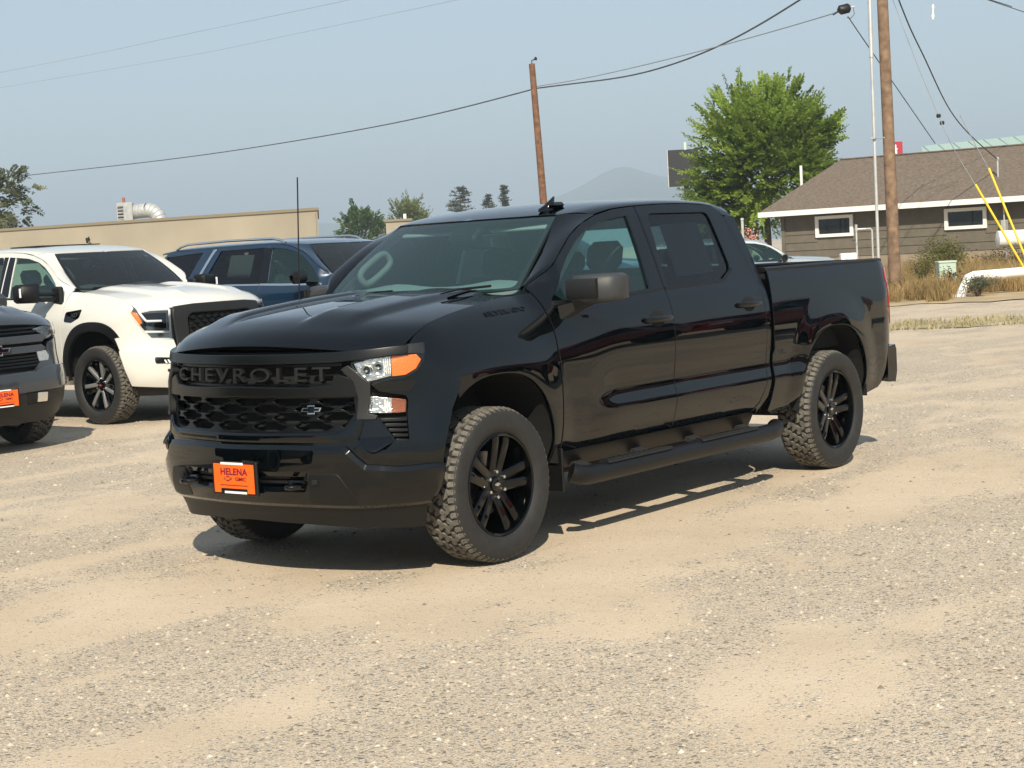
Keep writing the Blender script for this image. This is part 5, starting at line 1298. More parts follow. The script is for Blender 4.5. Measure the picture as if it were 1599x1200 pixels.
# ------------------------------------------------------------------ verge behind the lot
def strip(name, us, d0, d1, z, m, kind='structure', zt=None):
    """a ground sheet between two depths, over the columns us"""
    P = []
    for d in np.linspace(0, 1, 8):
        row = []
        for u in np.linspace(us[0], us[1], 40):
            a = d0(u) + (d1(u) - d0(u)) * d; q = flat(u, a); q[2] = z + (0 if zt is None else zt * d); row.append(q)
        P.append(row)
    return tag(MB().grid(P).build(name, m, None), kind=kind)
wob = lambda u, s: 1.0 * math.sin(u * .031 + s) + .6 * math.sin(u * .083 + 2 * s)
strip('verge', (1290, 2700), lambda u: 36.5 + .3 * wob(u, 1), lambda u: 66, .012, MT['verge'], zt=.25)
strip('grass_strip', (1330, 2700), lambda u: 27.6 + .25 * wob(u, 2), lambda u: 29.6 + .5 * wob(u, 4), .004, MT['verge_grass'])

def blades(name, spots, hmin, hmax, w, m, lean=.5, label=None, cat='grass', n_per=1, kind='stuff'):
    rg = np.random.default_rng(len(spots)); V = []; F = []
    for (q, sc) in spots:
        for k in range(n_per):
            h = rg.uniform(hmin, hmax) * sc; a = rg.uniform(0, 2 * np.pi); l = rg.uniform(0, lean) * h; b = rg.uniform(0, 2 * np.pi)
            o = q + np.array([rg.normal(0, .06), rg.normal(0, .06), -.02]); ww = w * rg.uniform(.6, 1.5)
            t = o + np.array([math.cos(b) * l, math.sin(b) * l, h]); mid = o + np.array([math.cos(b) * l * .35, math.sin(b) * l * .35, h * .6])
            s = np.array([math.cos(a), math.sin(a), 0]) * ww; i = len(V)
            V += [o - s, o + s, mid + s * .8, mid - s * .8, t]; F += [(i, i + 1, i + 2, i + 3), (i + 3, i + 2, i + 4)]
    o = mobj(name, V, F, m, None, None)
    return tag(o, label, cat, kind=kind) if label else o

rg = np.random.default_rng(5)
sp = []
for k in range(7000):
    u = 1360 + 360 * rg.uniform() if k < 4200 else rg.uniform(1720, 2300); d = (37.3 if u < 1478 else 40.2) + 16 * rg.uniform(0, 1)**1.3; q = flat(u, d); q[2] = .012 + .25 * (d - 36.5) / 29.5
    cl = fbm(np.array([q[0] * .5]), np.array([q[1] * .5]), 3, 77)[0]
    
    if cl > .28 + .12 * rg.uniform(): sp.append((q, .22 + 1.25 * (cl - .25)))
blades('dry_weeds', sp, .35, 1.0, .010, MT['dry_grass'], .8, 'tall dry tan weeds along the back edge of the lot', 'weeds', 7)
sp = []
for k in range(900):
    u = rg.uniform(1335, 2200); d = rg.uniform(27.4, 30.0); sp.append((flat(u, d, .0), 1))
blades('short_grass', sp, .03, .11, .012, MT['verge_grass'], .9, 'short yellowed grass strip beyond the gravel', 'grass', 4)

def shrub(pos, rx, rz, m, n, leaf, label, cat='shrub', group=None, name='shrub', squash=1.0):
    root = empty(name, tuple(pos)); rg = np.random.default_rng(int(abs(pos[0] * 31 + pos[1] * 17)))
    b = MB()
    for k in range(9):
        a = rg.uniform(0, 2 * np.pi); t = np.array([math.cos(a) * rx * .6, math.sin(a) * rx * .6, rz * rg.uniform(.5, .9)])
        b.tube([(0, 0, -.05), tuple(t * .5 + np.array([0, 0, .1 * rz])), tuple(t)], [.03, .02, .008], 5)
    b.build('stem', MT['bark'], root)
    V = []; F = []
    cl = [(rg.normal(0, .42, 3) * np.array([rx, rx, 0]) + np.array([0, 0, rg.uniform(.25, .85) * rz])) for _ in range(14)]
    for k in range(n):
        c = cl[rg.integers(len(cl))]; q = c + rg.normal(0, 1, 3) * np.array([rx * .24, rx * .24, rz * .17])
        if q[2] < .02: q[2] = .02 + .1 * rg.uniform()
        d1 = rg.normal(0, 1, 3); d1 /= np.linalg.norm(d1); d1[2] = abs(d1[2]) * .6; d2 = np.cross(d1, rg.normal(0, 1, 3)); d2 /= np.linalg.norm(d2) + 1e-9
        i = len(V); V += [q, q + d1 * leaf + d2 * leaf * .35, q + d1 * leaf * 2, q + d1 * leaf - d2 * leaf * .35]; F.append((i, i + 1, i + 2, i + 3))
    f = mobj('foliage', V, F, m, root, None)
    return tag(root, label, cat, group)

shrub(flat(1473, 49, .1), .85, 1.15, MT['weed'], 3200, .05, 'olive green bush against the house wall, left of the yellow guards')
shrub(flat(1440, 46, .1), .40, .75, MT['weed'], 900, .04, 'low olive scrub beside the foot of the utility pole')
shrub(flat(1525, 38.6, .02), .36, .42, MT['leaf_grey'], 1200, .035, 'small grey green sagebrush under the white pipe')
shrub(flat(1575, 50, .1), 1.1, .8, MT['leaf_brown'], 1500, .05, 'dark dry brush heap in front of the house meters')
shrub(flat(1478, 41.5, .05), .35, .55, MT['leaf_brown'], 700, .045, 'brown dead weeds below the pale green utility box')

# ------------------------------------------------------------------ trees
def tree(name, pos, crown_c, crown_r, n_twig, n_leaf, leaf, m, label, trunk_r=.16, seed=1, group=None, cat='tree', spread=1.0, sparse=0.0, droop=0.0, shell_=.35):
    """tapered trunk and limbs; the crown is many short sprays of leaflets that point outward"""
    root = empty(name, tuple(pos)); rg = np.random.default_rng(seed)
    cc = np.array(crown_c, float); R_ = np.array(crown_r, float)
    b = MB(); top = cc + np.array([0, 0, .3 * R_[2]])
    b.tube([(0, 0, -.2), tuple(cc * .35), tuple(cc * .75), tuple(top)], [trunk_r, trunk_r * .8, trunk_r * .5, trunk_r * .15], 9)
    tips = []
    for k in range(16):
        d = rg.normal(0, 1, 3); d /= np.linalg.norm(d); d[2] = d[2] * .7 + .15
        s = cc * rg.uniform(.6, 1.05) + np.array([0, 0, 0]); e = cc + d * R_ * rg.uniform(.6, .85); mid = (s + e) / 2 + np.array([0, 0, .12 * R_[2]])
        b.tube([tuple(s), tuple(mid), tuple(e)], [trunk_r * .35, trunk_r * .2, trunk_r * .05], 6); tips.append(e)
    b.build('trunk', MT['bark'], root)
    # lobes give the crown its uneven outline
    lobes = []
    for k in range(22):
        d = rg.normal(0, 1, 3); d /= np.linalg.norm(d); f = rg.uniform(.35, .80)
        lobes.append((cc + d * R_ * f, R_ * rg.uniform(.26, .46)))
    V = []; F = []
    for k in range(n_twig):
        c, r = lobes[rg.integers(len(lobes))]
        d = rg.normal(0, 1, 3); d /= np.linalg.norm(d); o = c + d * r * rg.uniform(.3, 1.0)
        od = (o - cc) / R_; od /= np.linalg.norm(od) + 1e-9
        tw = .62 * od + .38 * d + np.array([0, 0, .35 - droop]); tw /= np.linalg.norm(tw)
        Lt = R_[0] * rg.uniform(.16, .34) * spread
        side_ = np.cross(tw, VER + rg.normal(0, .35, 3)); side_ /= np.linalg.norm(side_) + 1e-9; nrm = np.cross(side_, tw)
        for j in range(n_leaf):
            t = (j + rg.uniform(0, 1)) / n_leaf; q = o + tw * Lt * t + np.array([0, 0, -droop * Lt * t * t])
            sd = (1 if j % 2 else -1); l = leaf * (1.15 - .6 * t) * rg.uniform(.7, 1.3)
            a = side_ * sd * .85 + tw * .5 + nrm * rg.normal(0, .35); a /= np.linalg.norm(a); w_ = np.cross(a, nrm + rg.normal(0, .3, 3)); w_ /= np.linalg.norm(w_) + 1e-9
            i = len(V); V += [q, q + a * l * .55 + w_ * l * .26, q + a * l, q + a * l * .55 - w_ * l * .26]; F.append((i, i + 1, i + 2, i + 3))
    mobj('crown', V, F, m, root, None)
    return tag(root, label, cat, group)

dT = 75.0
bp_ = flat(1200, dT)
zt_ = lambda u, v, d: at(u, v, d)[2]
tree('locust_tree', bp_, (0, 0, 4.9), (3.5, 3.4, 4.1), 1350, 40, .24, MT['leaf'], 'bright green feathery tree rising behind the house roof', .20, 3, droop=.05, spread=1.1)
lt = flat(-22, 82)
tree('poplar_tree', lt, (0, 0, 5.5), (3.0, 3.0, 2.4), 340, 26, .24, MT['leaf_grey'], 'sparse grey green tree at the left edge above the tan building', .18, 8, droop=.35)
tree('dark_bush_tree', flat(-5, 88), (0, 0, 3.2), (1.9, 1.9, 1.6), 150, 16, .22, MT['leaf_brown'], 'dark low tree under the left edge tree, behind the tan roof', .14, 9)
tree('low_tree', flat(108, 115), (0, 0, 3.7), (1.6, 1.6, 1.3), 90, 14, .24, MT['leaf_brown'], 'low brown green treetop left of the rooftop cooler', .1, 10)
tree('round_tree', flat(563, 165), (0, 0, 4.6), (2.6, 2.6, 2.8), 320, 18, .36, MT['leaf_dark'], 'dark green round tree left of the black cab roof', .2, 11, group='distant trees')
tree('round_tree', flat(638, 175), (0, 0, 4.9), (3.9, 3.9, 2.9), 380, 18, .38, MT['leaf_pale'], 'paler yellow green tree right of the dark round one', .2, 12, group='distant trees')
tree('round_tree', flat(680, 185), (0, 0, 4.2), (1.4, 1.4, 1.6), 90, 16, .36, MT['leaf_pale'], 'small pale treetop at the end of the distant clump, above the windshield', .14, 13, group='distant trees')

def conifer(pos, h, r, label, seed, n=26):
    root = empty('pine_tree', tuple(pos)); rg = np.random.default_rng(seed)
    b = MB().tube([(0, 0, -.2), (0, 0, h * .6), (0, 0, h)], [.2, .12, .02], 7)
    V = []; F = []
    for k in range(n):
        z = h * (.25 + .75 * k / n); rr = r * (1.04 - k / n)**.5 * rg.uniform(.35, 1.1)
        for j in range(5):
            a = rg.uniform(0, 2 * np.pi); e = np.array([math.cos(a) * rr, math.sin(a) * rr, z + rr * rg.uniform(-.10, .22)])
            b.tube([(0, 0, z), tuple(e)], [.035, .012], 4)
            for q_ in range(30):
                t = rg.uniform(.25, 1.08); q = np.array([0, 0, z]) * (1 - t) + e * t; d = rg.normal(0, 1, 3); d[2] = abs(d[2]) * .7; d /= np.linalg.norm(d); w_ = np.cross(d, rg.normal(0, 1, 3)); w_ /= np.linalg.norm(w_) + 1e-9
                l = rg.uniform(.2, .45); i = len(V); V += [q, q + d * l + w_ * .06, q + d * l - w_ * .06]; F.append((i, i + 1, i + 2))
    b.build('trunk', MT['bark'], root); mobj('crown', V, F, MT['needle'], root, None)
    return tag(root, label, 'pine tree', 'distant pines')
conifer(flat(724, 215), zt_(726, 292, 215), 2.6, 'widest sparse dark pine behind the black roof', 21)
conifer(flat(768, 215), zt_(768, 303, 215), 2.2, 'short broad pine between the two taller ones', 22, 20)
conifer(flat(793, 215), zt_(793, 289, 215), 1.2, 'slim pointed pine just left of the leaning pole', 23)

# ------------------------------------------------------------------ long tan building on the left
A = flat(501, 70); Bp = flat(-160, 77.0); e1 = (Bp - A) / np.linalg.norm(Bp - A); n1 = np.array([-e1[1], e1[0], 0])
if n1 @ CF < 0: n1 = -n1
n1 = (A - CAM) * np.array([1, 1, 0]); n1 /= np.linalg.norm(n1)          # its end wall runs straight away from the lot
Ln = np.linalg.norm(Bp - A); HB = 3.86
tb_ = empty('tan_building', tuple(A))
def loc(a, d, z): return e1 * a + n1 * d + np.array([0, 0, z])
def wallbox(name, a0, a1, d0, d1, z0, z1, m, parent, e=e1, n=n1, bev=.0):
    c = e * (a0 + a1) / 2 + n * (d0 + d1) / 2 + np.array([0, 0, (z0 + z1) / 2])
    c_ = np.cross(e, n); Rm = np.stack([e, n, c_ / np.linalg.norm(c_)], 1)
    return MB().box(c, (abs(a1 - a0), abs(d1 - d0), abs(z1 - z0)), bev, Rm).build(name, m, parent, None)
wallbox('wall', 0, Ln, 0, 14, -.1, HB, MT['stucco'], tb_)
wallbox('roof_coping', -.06, Ln + .06, -.07, .30, HB - .02, HB + .10, MT['coping'], tb_)
wallbox('roof_coping', -.07, .25, .30, 14.05, HB - .02, HB + .10, MT['coping'], tb_)
for a in np.arange(3.0, Ln, 6.1): wallbox('wall_joint', a, a + .03, -.008, .02, 0, HB - .45, MT['stucco'], tb_)
wallbox('downspout', .10, .20, -.14, -.02, .0, HB - .1, MT['stucco'], tb_)
tag(tb_, 'long flat roofed tan stucco building behind the parked row', 'building')
fl = at(137, 374, 73.2); fo_ = MB(); fo_.box((0, 0, 0), (.16, .16, .14), .03); fo_.tube([(0, 0, 0), (.10, .08, -.14)], [.07, .05], 8); fo_.tube([(0, 0, .0), (-.15, -.1, .10)], .03, 6)
o = fo_.build('wall_lamp', MT['sign_dark'], None); o.location = tuple(fl); tag(o, 'small dark flood lamp on the tan wall above the white cab', 'lamp')
# rooftop cooler with its bent duct
cp = at(197, 346, 77.5); cool = empty('rooftop_cooler', (cp[0], cp[1], HB))
Rr = np.stack([-e1, n1, VER], 1)
b = MB().box((0, 0, .62), (.86, .86, .86), .03); b.V = [tuple(Rr @ np.array(v)) for v in b.V]; b.build('cabinet', MT['galvanised'], cool, None)
for k in range(9):
    b = MB().box((-.20, -.445, .30 + .075 * k), (.30, .03, .045), .005, rot('X', rad(25))); b.V = [tuple(Rr @ np.array(v)) for v in b.V]; b.build('louvre', MT['sign_dark'] if k % 2 else MT['galvanised'], cool, None)
for sx in (-.35, .35):
    b = MB().box((sx, 0, .10), (.06, .8, .22), .0); b.V = [tuple(Rr @ np.array(v)) for v in b.V]; b.build('leg', MT['galvanised'], cool, None)
for k in range(11):
    t0, t1 = k / 11, (k + 1) / 11
    def dp(t):
        if t < .45: return np.array([.43 + t / .45 * .75, 0, .62 + .05 * t])
        a = (t - .45) / .55 * rad(100); return np.array([1.18 + .62 * math.sin(a), 0, .645 - .62 * (1 - math.cos(a))])
    r0 = .33
    pts = [Rr @ dp(t0 + (t1 - t0) * q) for q in (0, .08, .5, .92, 1)]
    MB().tube(pts, [r0 * .97, r0 * 1.03, r0, r0 * 1.03, r0 * .97], 16, cap=False).build('duct_segment', MT['galvanised'], cool, 60)
b = MB().tube([Rr @ np.array([-.05, 0, 1.05]), Rr @ np.array([-.05, 0, 1.30])], .07, 8); b.build('vent_pipe', mat('rust_pipe', (.30, .10, .06), rough=.8), cool)
tag(cool, 'galvanised evaporative cooler with ribbed elbow duct on the tan roof', 'rooftop cooler')
wb_ = flat(51, 120); b = MB(); o = empty('roof_box', (wb_[0], wb_[1], 0))
Rc = np.stack([CR * np.array([1, 1, 0]) / np.hypot(CR[0], CR[1]), np.cross(VER, CR * np.array([1, 1, 0]) / np.hypot(CR[0], CR[1])), VER], 1)
b = MB().box((0, 0, 2.3), (1.0, 1.0, 4.9), .03); b.V = [tuple(Rc @ np.array(v)) for v in b.V]; b.build('cabinet', MT['white_trim'], o, None)
b = MB().box((0, 0, 4.8), (1.15, 1.15, .10), .02); b.V = [tuple(Rc @ np.array(v)) for v in b.V]; b.build('cap', MT['galvanised'], o, None)
tag(o, 'small white boxy roof structure beside the left edge trees', 'structure')

# ------------------------------------------------------------------ far small tan house behind the windshield
q = flat(627, 150); sh = empty('far_house', tuple(q)); zr = zt_(627, 346, 150)
for (c, s, m, nm) in (((0, 0, zr / 2), (2.2, 2.6, zr), 'stucco', 'wall'), ((0, 0, zr + .1), (2.5, 2.9, .2), 'coping', 'roof_edge'), ((.55, 0, zr + .35), (.25, .3, .6), 'white_trim', 'chimney')):
    b = MB().box(c, s); b.V = [tuple(Rc @ np.array(v)) for v in b.V]; b.build(nm, MT[m], sh, None)
tag(sh, 'tiny tan building with a white chimney, below the distant trees', 'building')

# ------------------------------------------------------------------ house on the right
HA = flat(1187, 64.0); HBp = flat(1760, 56.2); e2 = (HBp - HA) / np.linalg.norm(HBp - HA); n2 = np.array([-e2[1], e2[0], 0])
if n2 @ CF < 0: n2 = -n2
LH = float(np.linalg.norm(HBp - HA)); ZE = 2.60; ZR = 4.62; DP = 4.9
house = empty('grey_house', tuple(HA))
def hb(name, a0, a1, d0, d1, z0, z1, m, parent=None, bev=0): return wallbox(name, a0, a1, d0, d1, z0, z1, m, parent or house, e2, n2, bev)
def hp(a, d, z): return e2 * a + n2 * d + np.array([0, 0, z])
WS = .55                                             # wall stands back from the eave
wall = hb('wall', .75, LH, WS + .05, 2 * DP - WS, .0, ZE, MT['siding'])
# window places along the wall
def along(u):
    """distance along the eave where column u meets the wall plane"""
    r_ = at(u, 350, 1.0) - CAM; M_ = np.array([[e2[0], -r_[0]], [e2[1], -r_[1]]]); o_ = CAM - HA - n2 * WS
    return float(np.linalg.solve(M_, o_[:2])[0])
wins = [(along(1274), along(1333), 1.56, 2.36), (along(1476), along(1542), 1.58, 2.34)]
nb_ = 6
for k in range(nb_):                                 # lapped siding boards, cut at the windows
    z0 = .80 + (ZE - .80) * k / nb_; z1 = .80 + (ZE - .80) * (k + 1) / nb_ + .015
    cuts = [.74]
    for (a0, a1, w0, w1) in wins:
        if z1 > w0 and z0 < w1: cuts += [a0 + .05, a1 - .05]
    cuts.append(LH)
    for a, c in zip(cuts[::2], cuts[1::2]):
        V = [hp(a, WS + .045, z1), hp(c, WS + .045, z1), hp(c, WS + .015, z0), hp(a, WS + .015, z0), hp(c, WS + .05, z0), hp(a, WS + .05, z0)]
        mobj('siding_board', V, [(3, 2, 1, 0), (5, 4, 2, 3)], MT['siding'], wall, None)
hb('skirt', .70, LH, WS - .01, WS + .04, .0, .78, MT['skirt'], wall)
hb('corner_board', .66, .80, WS - .02, WS + .10, .0, ZE, MT['siding'], wall)
for (a0, a1, w0, w1) in wins:
    w = hb('window', a0 + .10, a1 - .10, WS + .03, WS + .06, w0 + .10, w1 - .10, MT['dark_glass'])
    for (p0, p1, q0, q1) in ((a0, a1, w1 - .12, w1), (a0, a1, w0, w0 + .12), (a0, a0 + .13, w0 + .12, w1 - .12), (a1 - .13, a1, w0 + .12, w1 - .12)):
        hb('window_frame', p0, p1, WS - .04, WS + .05, q0, q1, MT['white_trim'], w)
    hb('mullion', (a0 + a1) / 2 + .22, (a0 + a1) / 2 + .25, WS - .0, WS + .04, w0 + .12, w1 - .12, MT['sign_dark'], w)
# roof: front slope, hipped left end, back slope
rx = 1.3
V = [hp(0, 0, ZE + .02), hp(LH, 0, ZE + .02), hp(LH, DP, ZR), hp(rx, DP, ZR), hp(0, 2 * DP, ZE + .02), hp(LH, 2 * DP, ZE + .02)]
V += [v - np.array([0, 0, .12]) for v in V]
roof = mobj('roof', V, [(0, 1, 2, 3), (0, 3, 4), (3, 2, 5, 4), (6, 9, 8, 7), (6, 10, 9), (9, 10, 11, 8), (0, 6, 7, 1), (0, 4, 10, 6)], MT['shingle'], house, None)
hb('fascia_board', -.02, LH, -.03, .01, ZE - .16, ZE + .035, MT['white_trim'], roof)
hb('fascia_board', -.03, .01, .01, 2 * DP, ZE - .16, ZE + .035, MT['white_trim'], roof)
hb('soffit', 0.02, LH, .02, WS + .02, ZE - .13, ZE - .11, MT['siding'], roof)
hb('ridge_cap', rx, LH, DP - .10, DP + .10, ZR - .01, ZR + .035, MT['shingle'], roof)
tag(house, 'low taupe house with brown shingle roof and white fascia at right', 'house')
vp = at(1253, 303, 66.5); vz = vp[2]
o = MB().tube([(0, 0, -.2), (0, 0, 1.12)], .055, 10).lathe([(0, .16), (.06, .07), (.10, .06)], 12, axis='z').build('vent_pipe', MT['white_trim'], None); o.location = tuple(vp); tag(o, 'white vent pipe standing on the left end of the shingle roof', 'vent pipe')
mp = at(1560, 294, 60.5)
o = MB().tube([(0, 0, -.05), (0, 0, 1.05)], .035, 8).lathe([(1.02, .06), (1.08, .07), (1.12, .03)], 10, axis='z').lathe([(0, .12), (.05, .05)], 10, axis='z').build('service_mast', MT['galvanised'], None); o.location = tuple(mp); tag(o, 'grey electric service mast on the roof slope above the right window', 'service mast')
# meters and boxes on the wall
mb_ = empty('electric_meter', tuple(HA + n2 * (WS - .12) + e2 * along(1571)))
MB().box((0, 0, 1.55), (.30, .18, .55), .03).build('meter_box', MT['galvanised'], mb_, 40)
MB().lathe([(0, .10), (.10, .095), (.12, .05), (.12, .0005)], 14, axis='x', c=(0, 0, 1.62)).build('meter_dial', MT['galvanised'], mb_)
MB().tube([(0, 0, 1.8), (0, 0, 2.5)], .03, 8).build('conduit', MT['galvanised'], mb_)
tag(mb_, 'grey electric meter box on the house wall right of the window', 'meter')
tk = empty('white_tank', tuple(flat(1592, 54, .25)))
b = MB().tube([tuple(Rc @ np.array([-.75, 0, .95])), tuple(Rc @ np.array([-.70, 0, .95])), tuple(Rc @ np.array([.9, 0, .95])), tuple(Rc @ np.array([.95, 0, .95]))], [.10, .27, .27, .1], 16).build('tank_body', MT['white_trim'], tk, 50)
for sx in (-.45, .6): MB().tube([tuple(Rc @ np.array([sx, 0, -.1])), tuple(Rc @ np.array([sx, 0, .75]))], .04, 6).build('leg', MT['galvanised'], tk)
tag(tk, 'white horizontal tank behind the weeds at the right edge', 'tank')
gm = empty('gas_meter', tuple(flat(1338, 58.5, .1)))
b = MB().tube([Rc @ np.array(v) for v in ((0, 0, 0), (0, 0, 1.62), (.05, 0, 1.68), (.50, 0, 1.68), (.55, 0, 1.62), (.55, 0, 0))], .035, 8); b.build('pipe', MT['galvanised'], gm, 60)
b = MB().tube([Rc @ np.array(v) for v in ((0, 0, 1.6), (0, 0, 1.85))], .05, 8); b.build('regulator', MT['galvanised'], gm, 60)
b = MB().box((-.32, 0, .62), (.56, .35, .50), .04); b.V = [tuple(Rc @ np.array(v)) for v in b.V]; b.build('housing', MT['white_trim'], gm, 40)
tag(gm, 'gas meter with white housing and bent pipe by the house wall', 'gas meter')
ub = empty('utility_pedestal', tuple(flat(1476, 43, .08)))
for (c, s, nm) in (((0, 0, .36), (.44, .36, .66), 'cabinet'), ((0, 0, .70), (.48, .40, .06), 'lid'), ((.02, -.20, .42), (.05, .03, .06), 'latch')):
    b = MB().box(c, s, .015); b.V = [tuple(Rc @ np.array(v)) for v in b.V]; b.build(nm, MT['pale_green'] if nm != 'latch' else MT['sign_dark'], ub, 40)
tag(ub, 'pale green utility pedestal box standing in the weeds', 'utility box')
# white pipe barrier with rust
pts = [at(1495, 476, 39), at(1499, 466, 39), at(1514, 434, 39.1), at(1522, 431, 39.2), at(1560, 428, 39.3), at(1640, 421, 39.6), at(1720, 415, 40)]
pg = empty('pipe_barrier', (pts[0][0], pts[0][1], 0)); z0 = np.array([pts[0][0], pts[0][1], 0])
MB().tube([tuple(p_ - z0) for p_ in pts], .115, 14).build('rail', MT['white_rust'], pg, 60)
for k in (1,): MB().tube([tuple(pts[-1] - z0), tuple(np.array([pts[-1][0], pts[-1][1], 0]) - z0)], .115, 12).build('post', MT['white_rust'], pg, 60)
MB().tube([tuple(at(1566, 428, 39.3) - z0 - (at(1570, 428, 39.3) - at(1560, 428, 39.3)) * .3), tuple(at(1570, 427.6, 39.3) - z0)], .122, 14).build('weld_sleeve', MT['white_rust'], pg, 60)
tag(pg, 'white bent pipe barrier with rust patches in the weeds at right', 'barrier')
# dark lumber behind the utility box
for (u, v, w) in ((1490, 401, .62), (1488, 405, .60)):
    q = at(u, v, 50); b = MB().box((0, 0, 0), (w, .3, .09), .01); b.V = [tuple(Rc @ np.array(x_)) for x_ in b.V]
    o = b.build('timber', MT['pole_wood'], None, None); o.location = (q[0], q[1], q[2]); tag(o, 'dark timber lying in the brush, %s of the two behind the green box' % ('upper' if v == 401 else 'lower'), 'timber', 'timbers in the brush')

# ------------------------------------------------------------------ poles and wires
def pole(name, foot, head, r0, r1, m, label, extras=None):
    o0 = np.array([foot[0], foot[1], 0]); root = empty(name, tuple(o0))
    MB().tube([(0, 0, -.3), tuple((np.array(foot) + np.array(head)) / 2 - o0), tuple(np.array(head) - o0)], [r0, (r0 + r1) / 2, r1], 14).build('shaft', m, root, 60)
    tag(root, label, 'utility pole'); return root, o0
h1 = at(831, 100, 62); f1 = flat(858, 62)
p1, o1 = pole('utility_pole', f1, h1, .16, .115, MT['pole_wood'], 'thin brown utility pole leaning left above the black cab')
MB().tube([tuple(h1 - o1), tuple(h1 - o1 + np.array([0, 0, .12])), tuple(at(837, 92, 62) - o1)], .02, 6).lathe([(0, .05), (.06, .06), (.12, .03)], 8, axis='z', c=tuple(at(837, 94, 62) - o1)).build('insulator', MT['sign_dark'], p1)
h2 = at(1376, -60, 44); f2 = flat(1396, 44)
p2, o2 = pole('utility_pole', f2, h2, .165, .14, MT['pole_wood_pale'], 'thick weathered utility pole in front of the brown roof')
m1 = at(1357, -60, 43.6); m0 = flat(1371, 43.6)
o0 = np.array([m0[0], m0[1], 0]); ms = empty('conduit_mast', tuple(o0))
mid = at(1361.5, 90, 43.6)
MB().tube([(0, 0, -.1), tuple(mid - o0)], .042, 8).build('lower_pipe', MT['galvanised'], ms, 60)
MB().tube([tuple(mid - o0), tuple(m1 - o0)], .056, 8).build('upper_pipe', MT['galvanised'], ms, 60)
MB().tube([tuple(at(1365, 216, 43.6) - o0), tuple(at(1382, 215, 43.9) - o0)], .018, 6).box(tuple(at(1365, 216, 43.6) - o0), (.13, .13, .06), .01).build('standoff', MT['galvanised'], ms)
tag(ms, 'pale grey conduit mast standing just left of the thick pole', 'mast')

def wire(ctrl, r, m, label, sagn=40, name='overhead_wire', parent=None):
    """ctrl: (u, v, depth) along the wire"""
    P = np.array([at(*c) for c in ctrl]); t = np.linspace(0, 1, len(P)); tt = np.linspace(0, 1, sagn)
    Q_ = np.stack([Sp(t, P[:, i])(tt) for i in range(3)], 1) if len(P) > 2 else P
    o = MB().tube([tuple(q_ - P[0]) for q_ in Q_], r, 6).build(name, m, None, 60); o.location = tuple(P[0])
    return tag(o, label, 'wire')
wire([(-120, 292, 124), (70, 271, 110), (280, 247, 96), (480, 217, 84), (660, 183, 73), (838, 138, 62)], .026, MT['wire'], 'long sagging wire from the leaning pole to the left edge trees')
wire([(838, 138, 62), (910, 129, 59), (990, 117, 56), (1080, 90, 53), (1170, 48, 50), (1262, -8, 47)], .026, MT['wire'], 'thick cable rising from the leaning pole to the top edge')
wire([(838, 135, 62), (920, 121, 58), (1050, 91, 53), (1190, 54, 49), (1306, 20, 45)], .015, MT['pale_wire'], 'thinner cable from the leaning pole to the splice box')
wire([(-900, 285, 200), (-40, 121, 150), (260, 60, 130), (600, -12, 110), (1500, -215, 70)], .013, MT['pale_wire'], 'faint upper wire crossing the top left sky')
wire([(-800, 270, 210), (90, 122, 150), (400, 66, 130), (760, -10, 110), (1600, -200, 70)], .012, MT['pale_wire'], 'faint lower wire crossing the top left sky')
wire([(1325, 26, 45), (1370, 92, 49), (1461, 224, 60)], .016, MT['wire'], 'straight drop wire from the splice box to the roof ridge')
wire([(1388, -20, 44), (1430, 92, 43), (1466, 180, 42.2), (1490, 232, 41.8), (1524, 289, 41.4)], .010, MT['pale_wire'], 'thin guy wire running down to the left yellow guard')
wire([(1399, -14, 44), (1424, 48, 46), (1449, 100, 48), (1482, 168, 53), (1520, 215, 57), (1559, 249, 60.5)], .020, MT['wire'], 'thick kinked service cable from the pole to the roof mast')
wire([(1500, 180, 42.5), (1522, 222, 42), (1545, 264, 41.6)], .010, MT['pale_wire'], 'short guy wire above the right yellow guard')
wire([(1382, -52, 44), (1530, -6, 52), (1570, 7, 54), (1640, 32, 58), (2300, 250, 90)], .013, MT['wire'], 'wire across the top right corner')
for (a, b_, nm) in (((1524, 288, 41.4), (1611, 438, 41.2), 'left'), ((1545, 263, 41.6), (1617, 438, 41.0), 'right')):
    A_, B_ = at(*a), at(*b_); o = MB().tube([(0, 0, 0), tuple(A_ - B_)], .029, 10).build('guy_wire_guard', MT['yellow'], None, 60); o.location = tuple(B_)
    tag(o, 'yellow guy wire guard, the %s one of the slanting pair at the right edge' % nm, 'guy guard', 'yellow guy guards')
for (u, v, nm) in ((1466.5, 181, 'upper'), (1472, 192, 'lower')):
    q = at(u, v, 42.2); o = MB().lathe([(-.05, .012), (-.045, .05), (0, .06), (.045, .05), (.05, .012)], 10, axis='z').build('strain_insulator', MT['sign_dark'], None, 60); o.location = tuple(q)
    tag(o, 'dark round strain insulator on the thin guy wire, the %s of two' % nm, 'insulator', 'guy wire insulators')
q = at(1320, 16, 45); sb = empty('splice_box', tuple(q))
b = MB().tube([tuple(CR * -.18 + CU * -.03), tuple(CR * -.13), tuple(CR * .10 + CU * .06), tuple(CR * .15 + CU * .07)], [.06, .13, .13, .07], 12); b.build('case', MT['sign_dark'], sb, 50)
MB().tube([tuple(CR * .15 + CU * .07), tuple(CR * .26 + CU * .10)], .022, 6).build('clamp', MT['galvanised'], sb)
MB().tube([tuple(CR * -.18 + CU * -.03), tuple(CR * -.32 + CU * -.12)], .03, 6).build('cable_end', MT['sign_dark'], sb)
MB().tube([tuple(CR * .22 + CU * .08), tuple(CR * .26 - CU * .1), tuple(CR * .16 - CU * .22), tuple(CR * .05 - CU * .2)], .010, 5).build('jumper_loop', MT['wire'], sb)
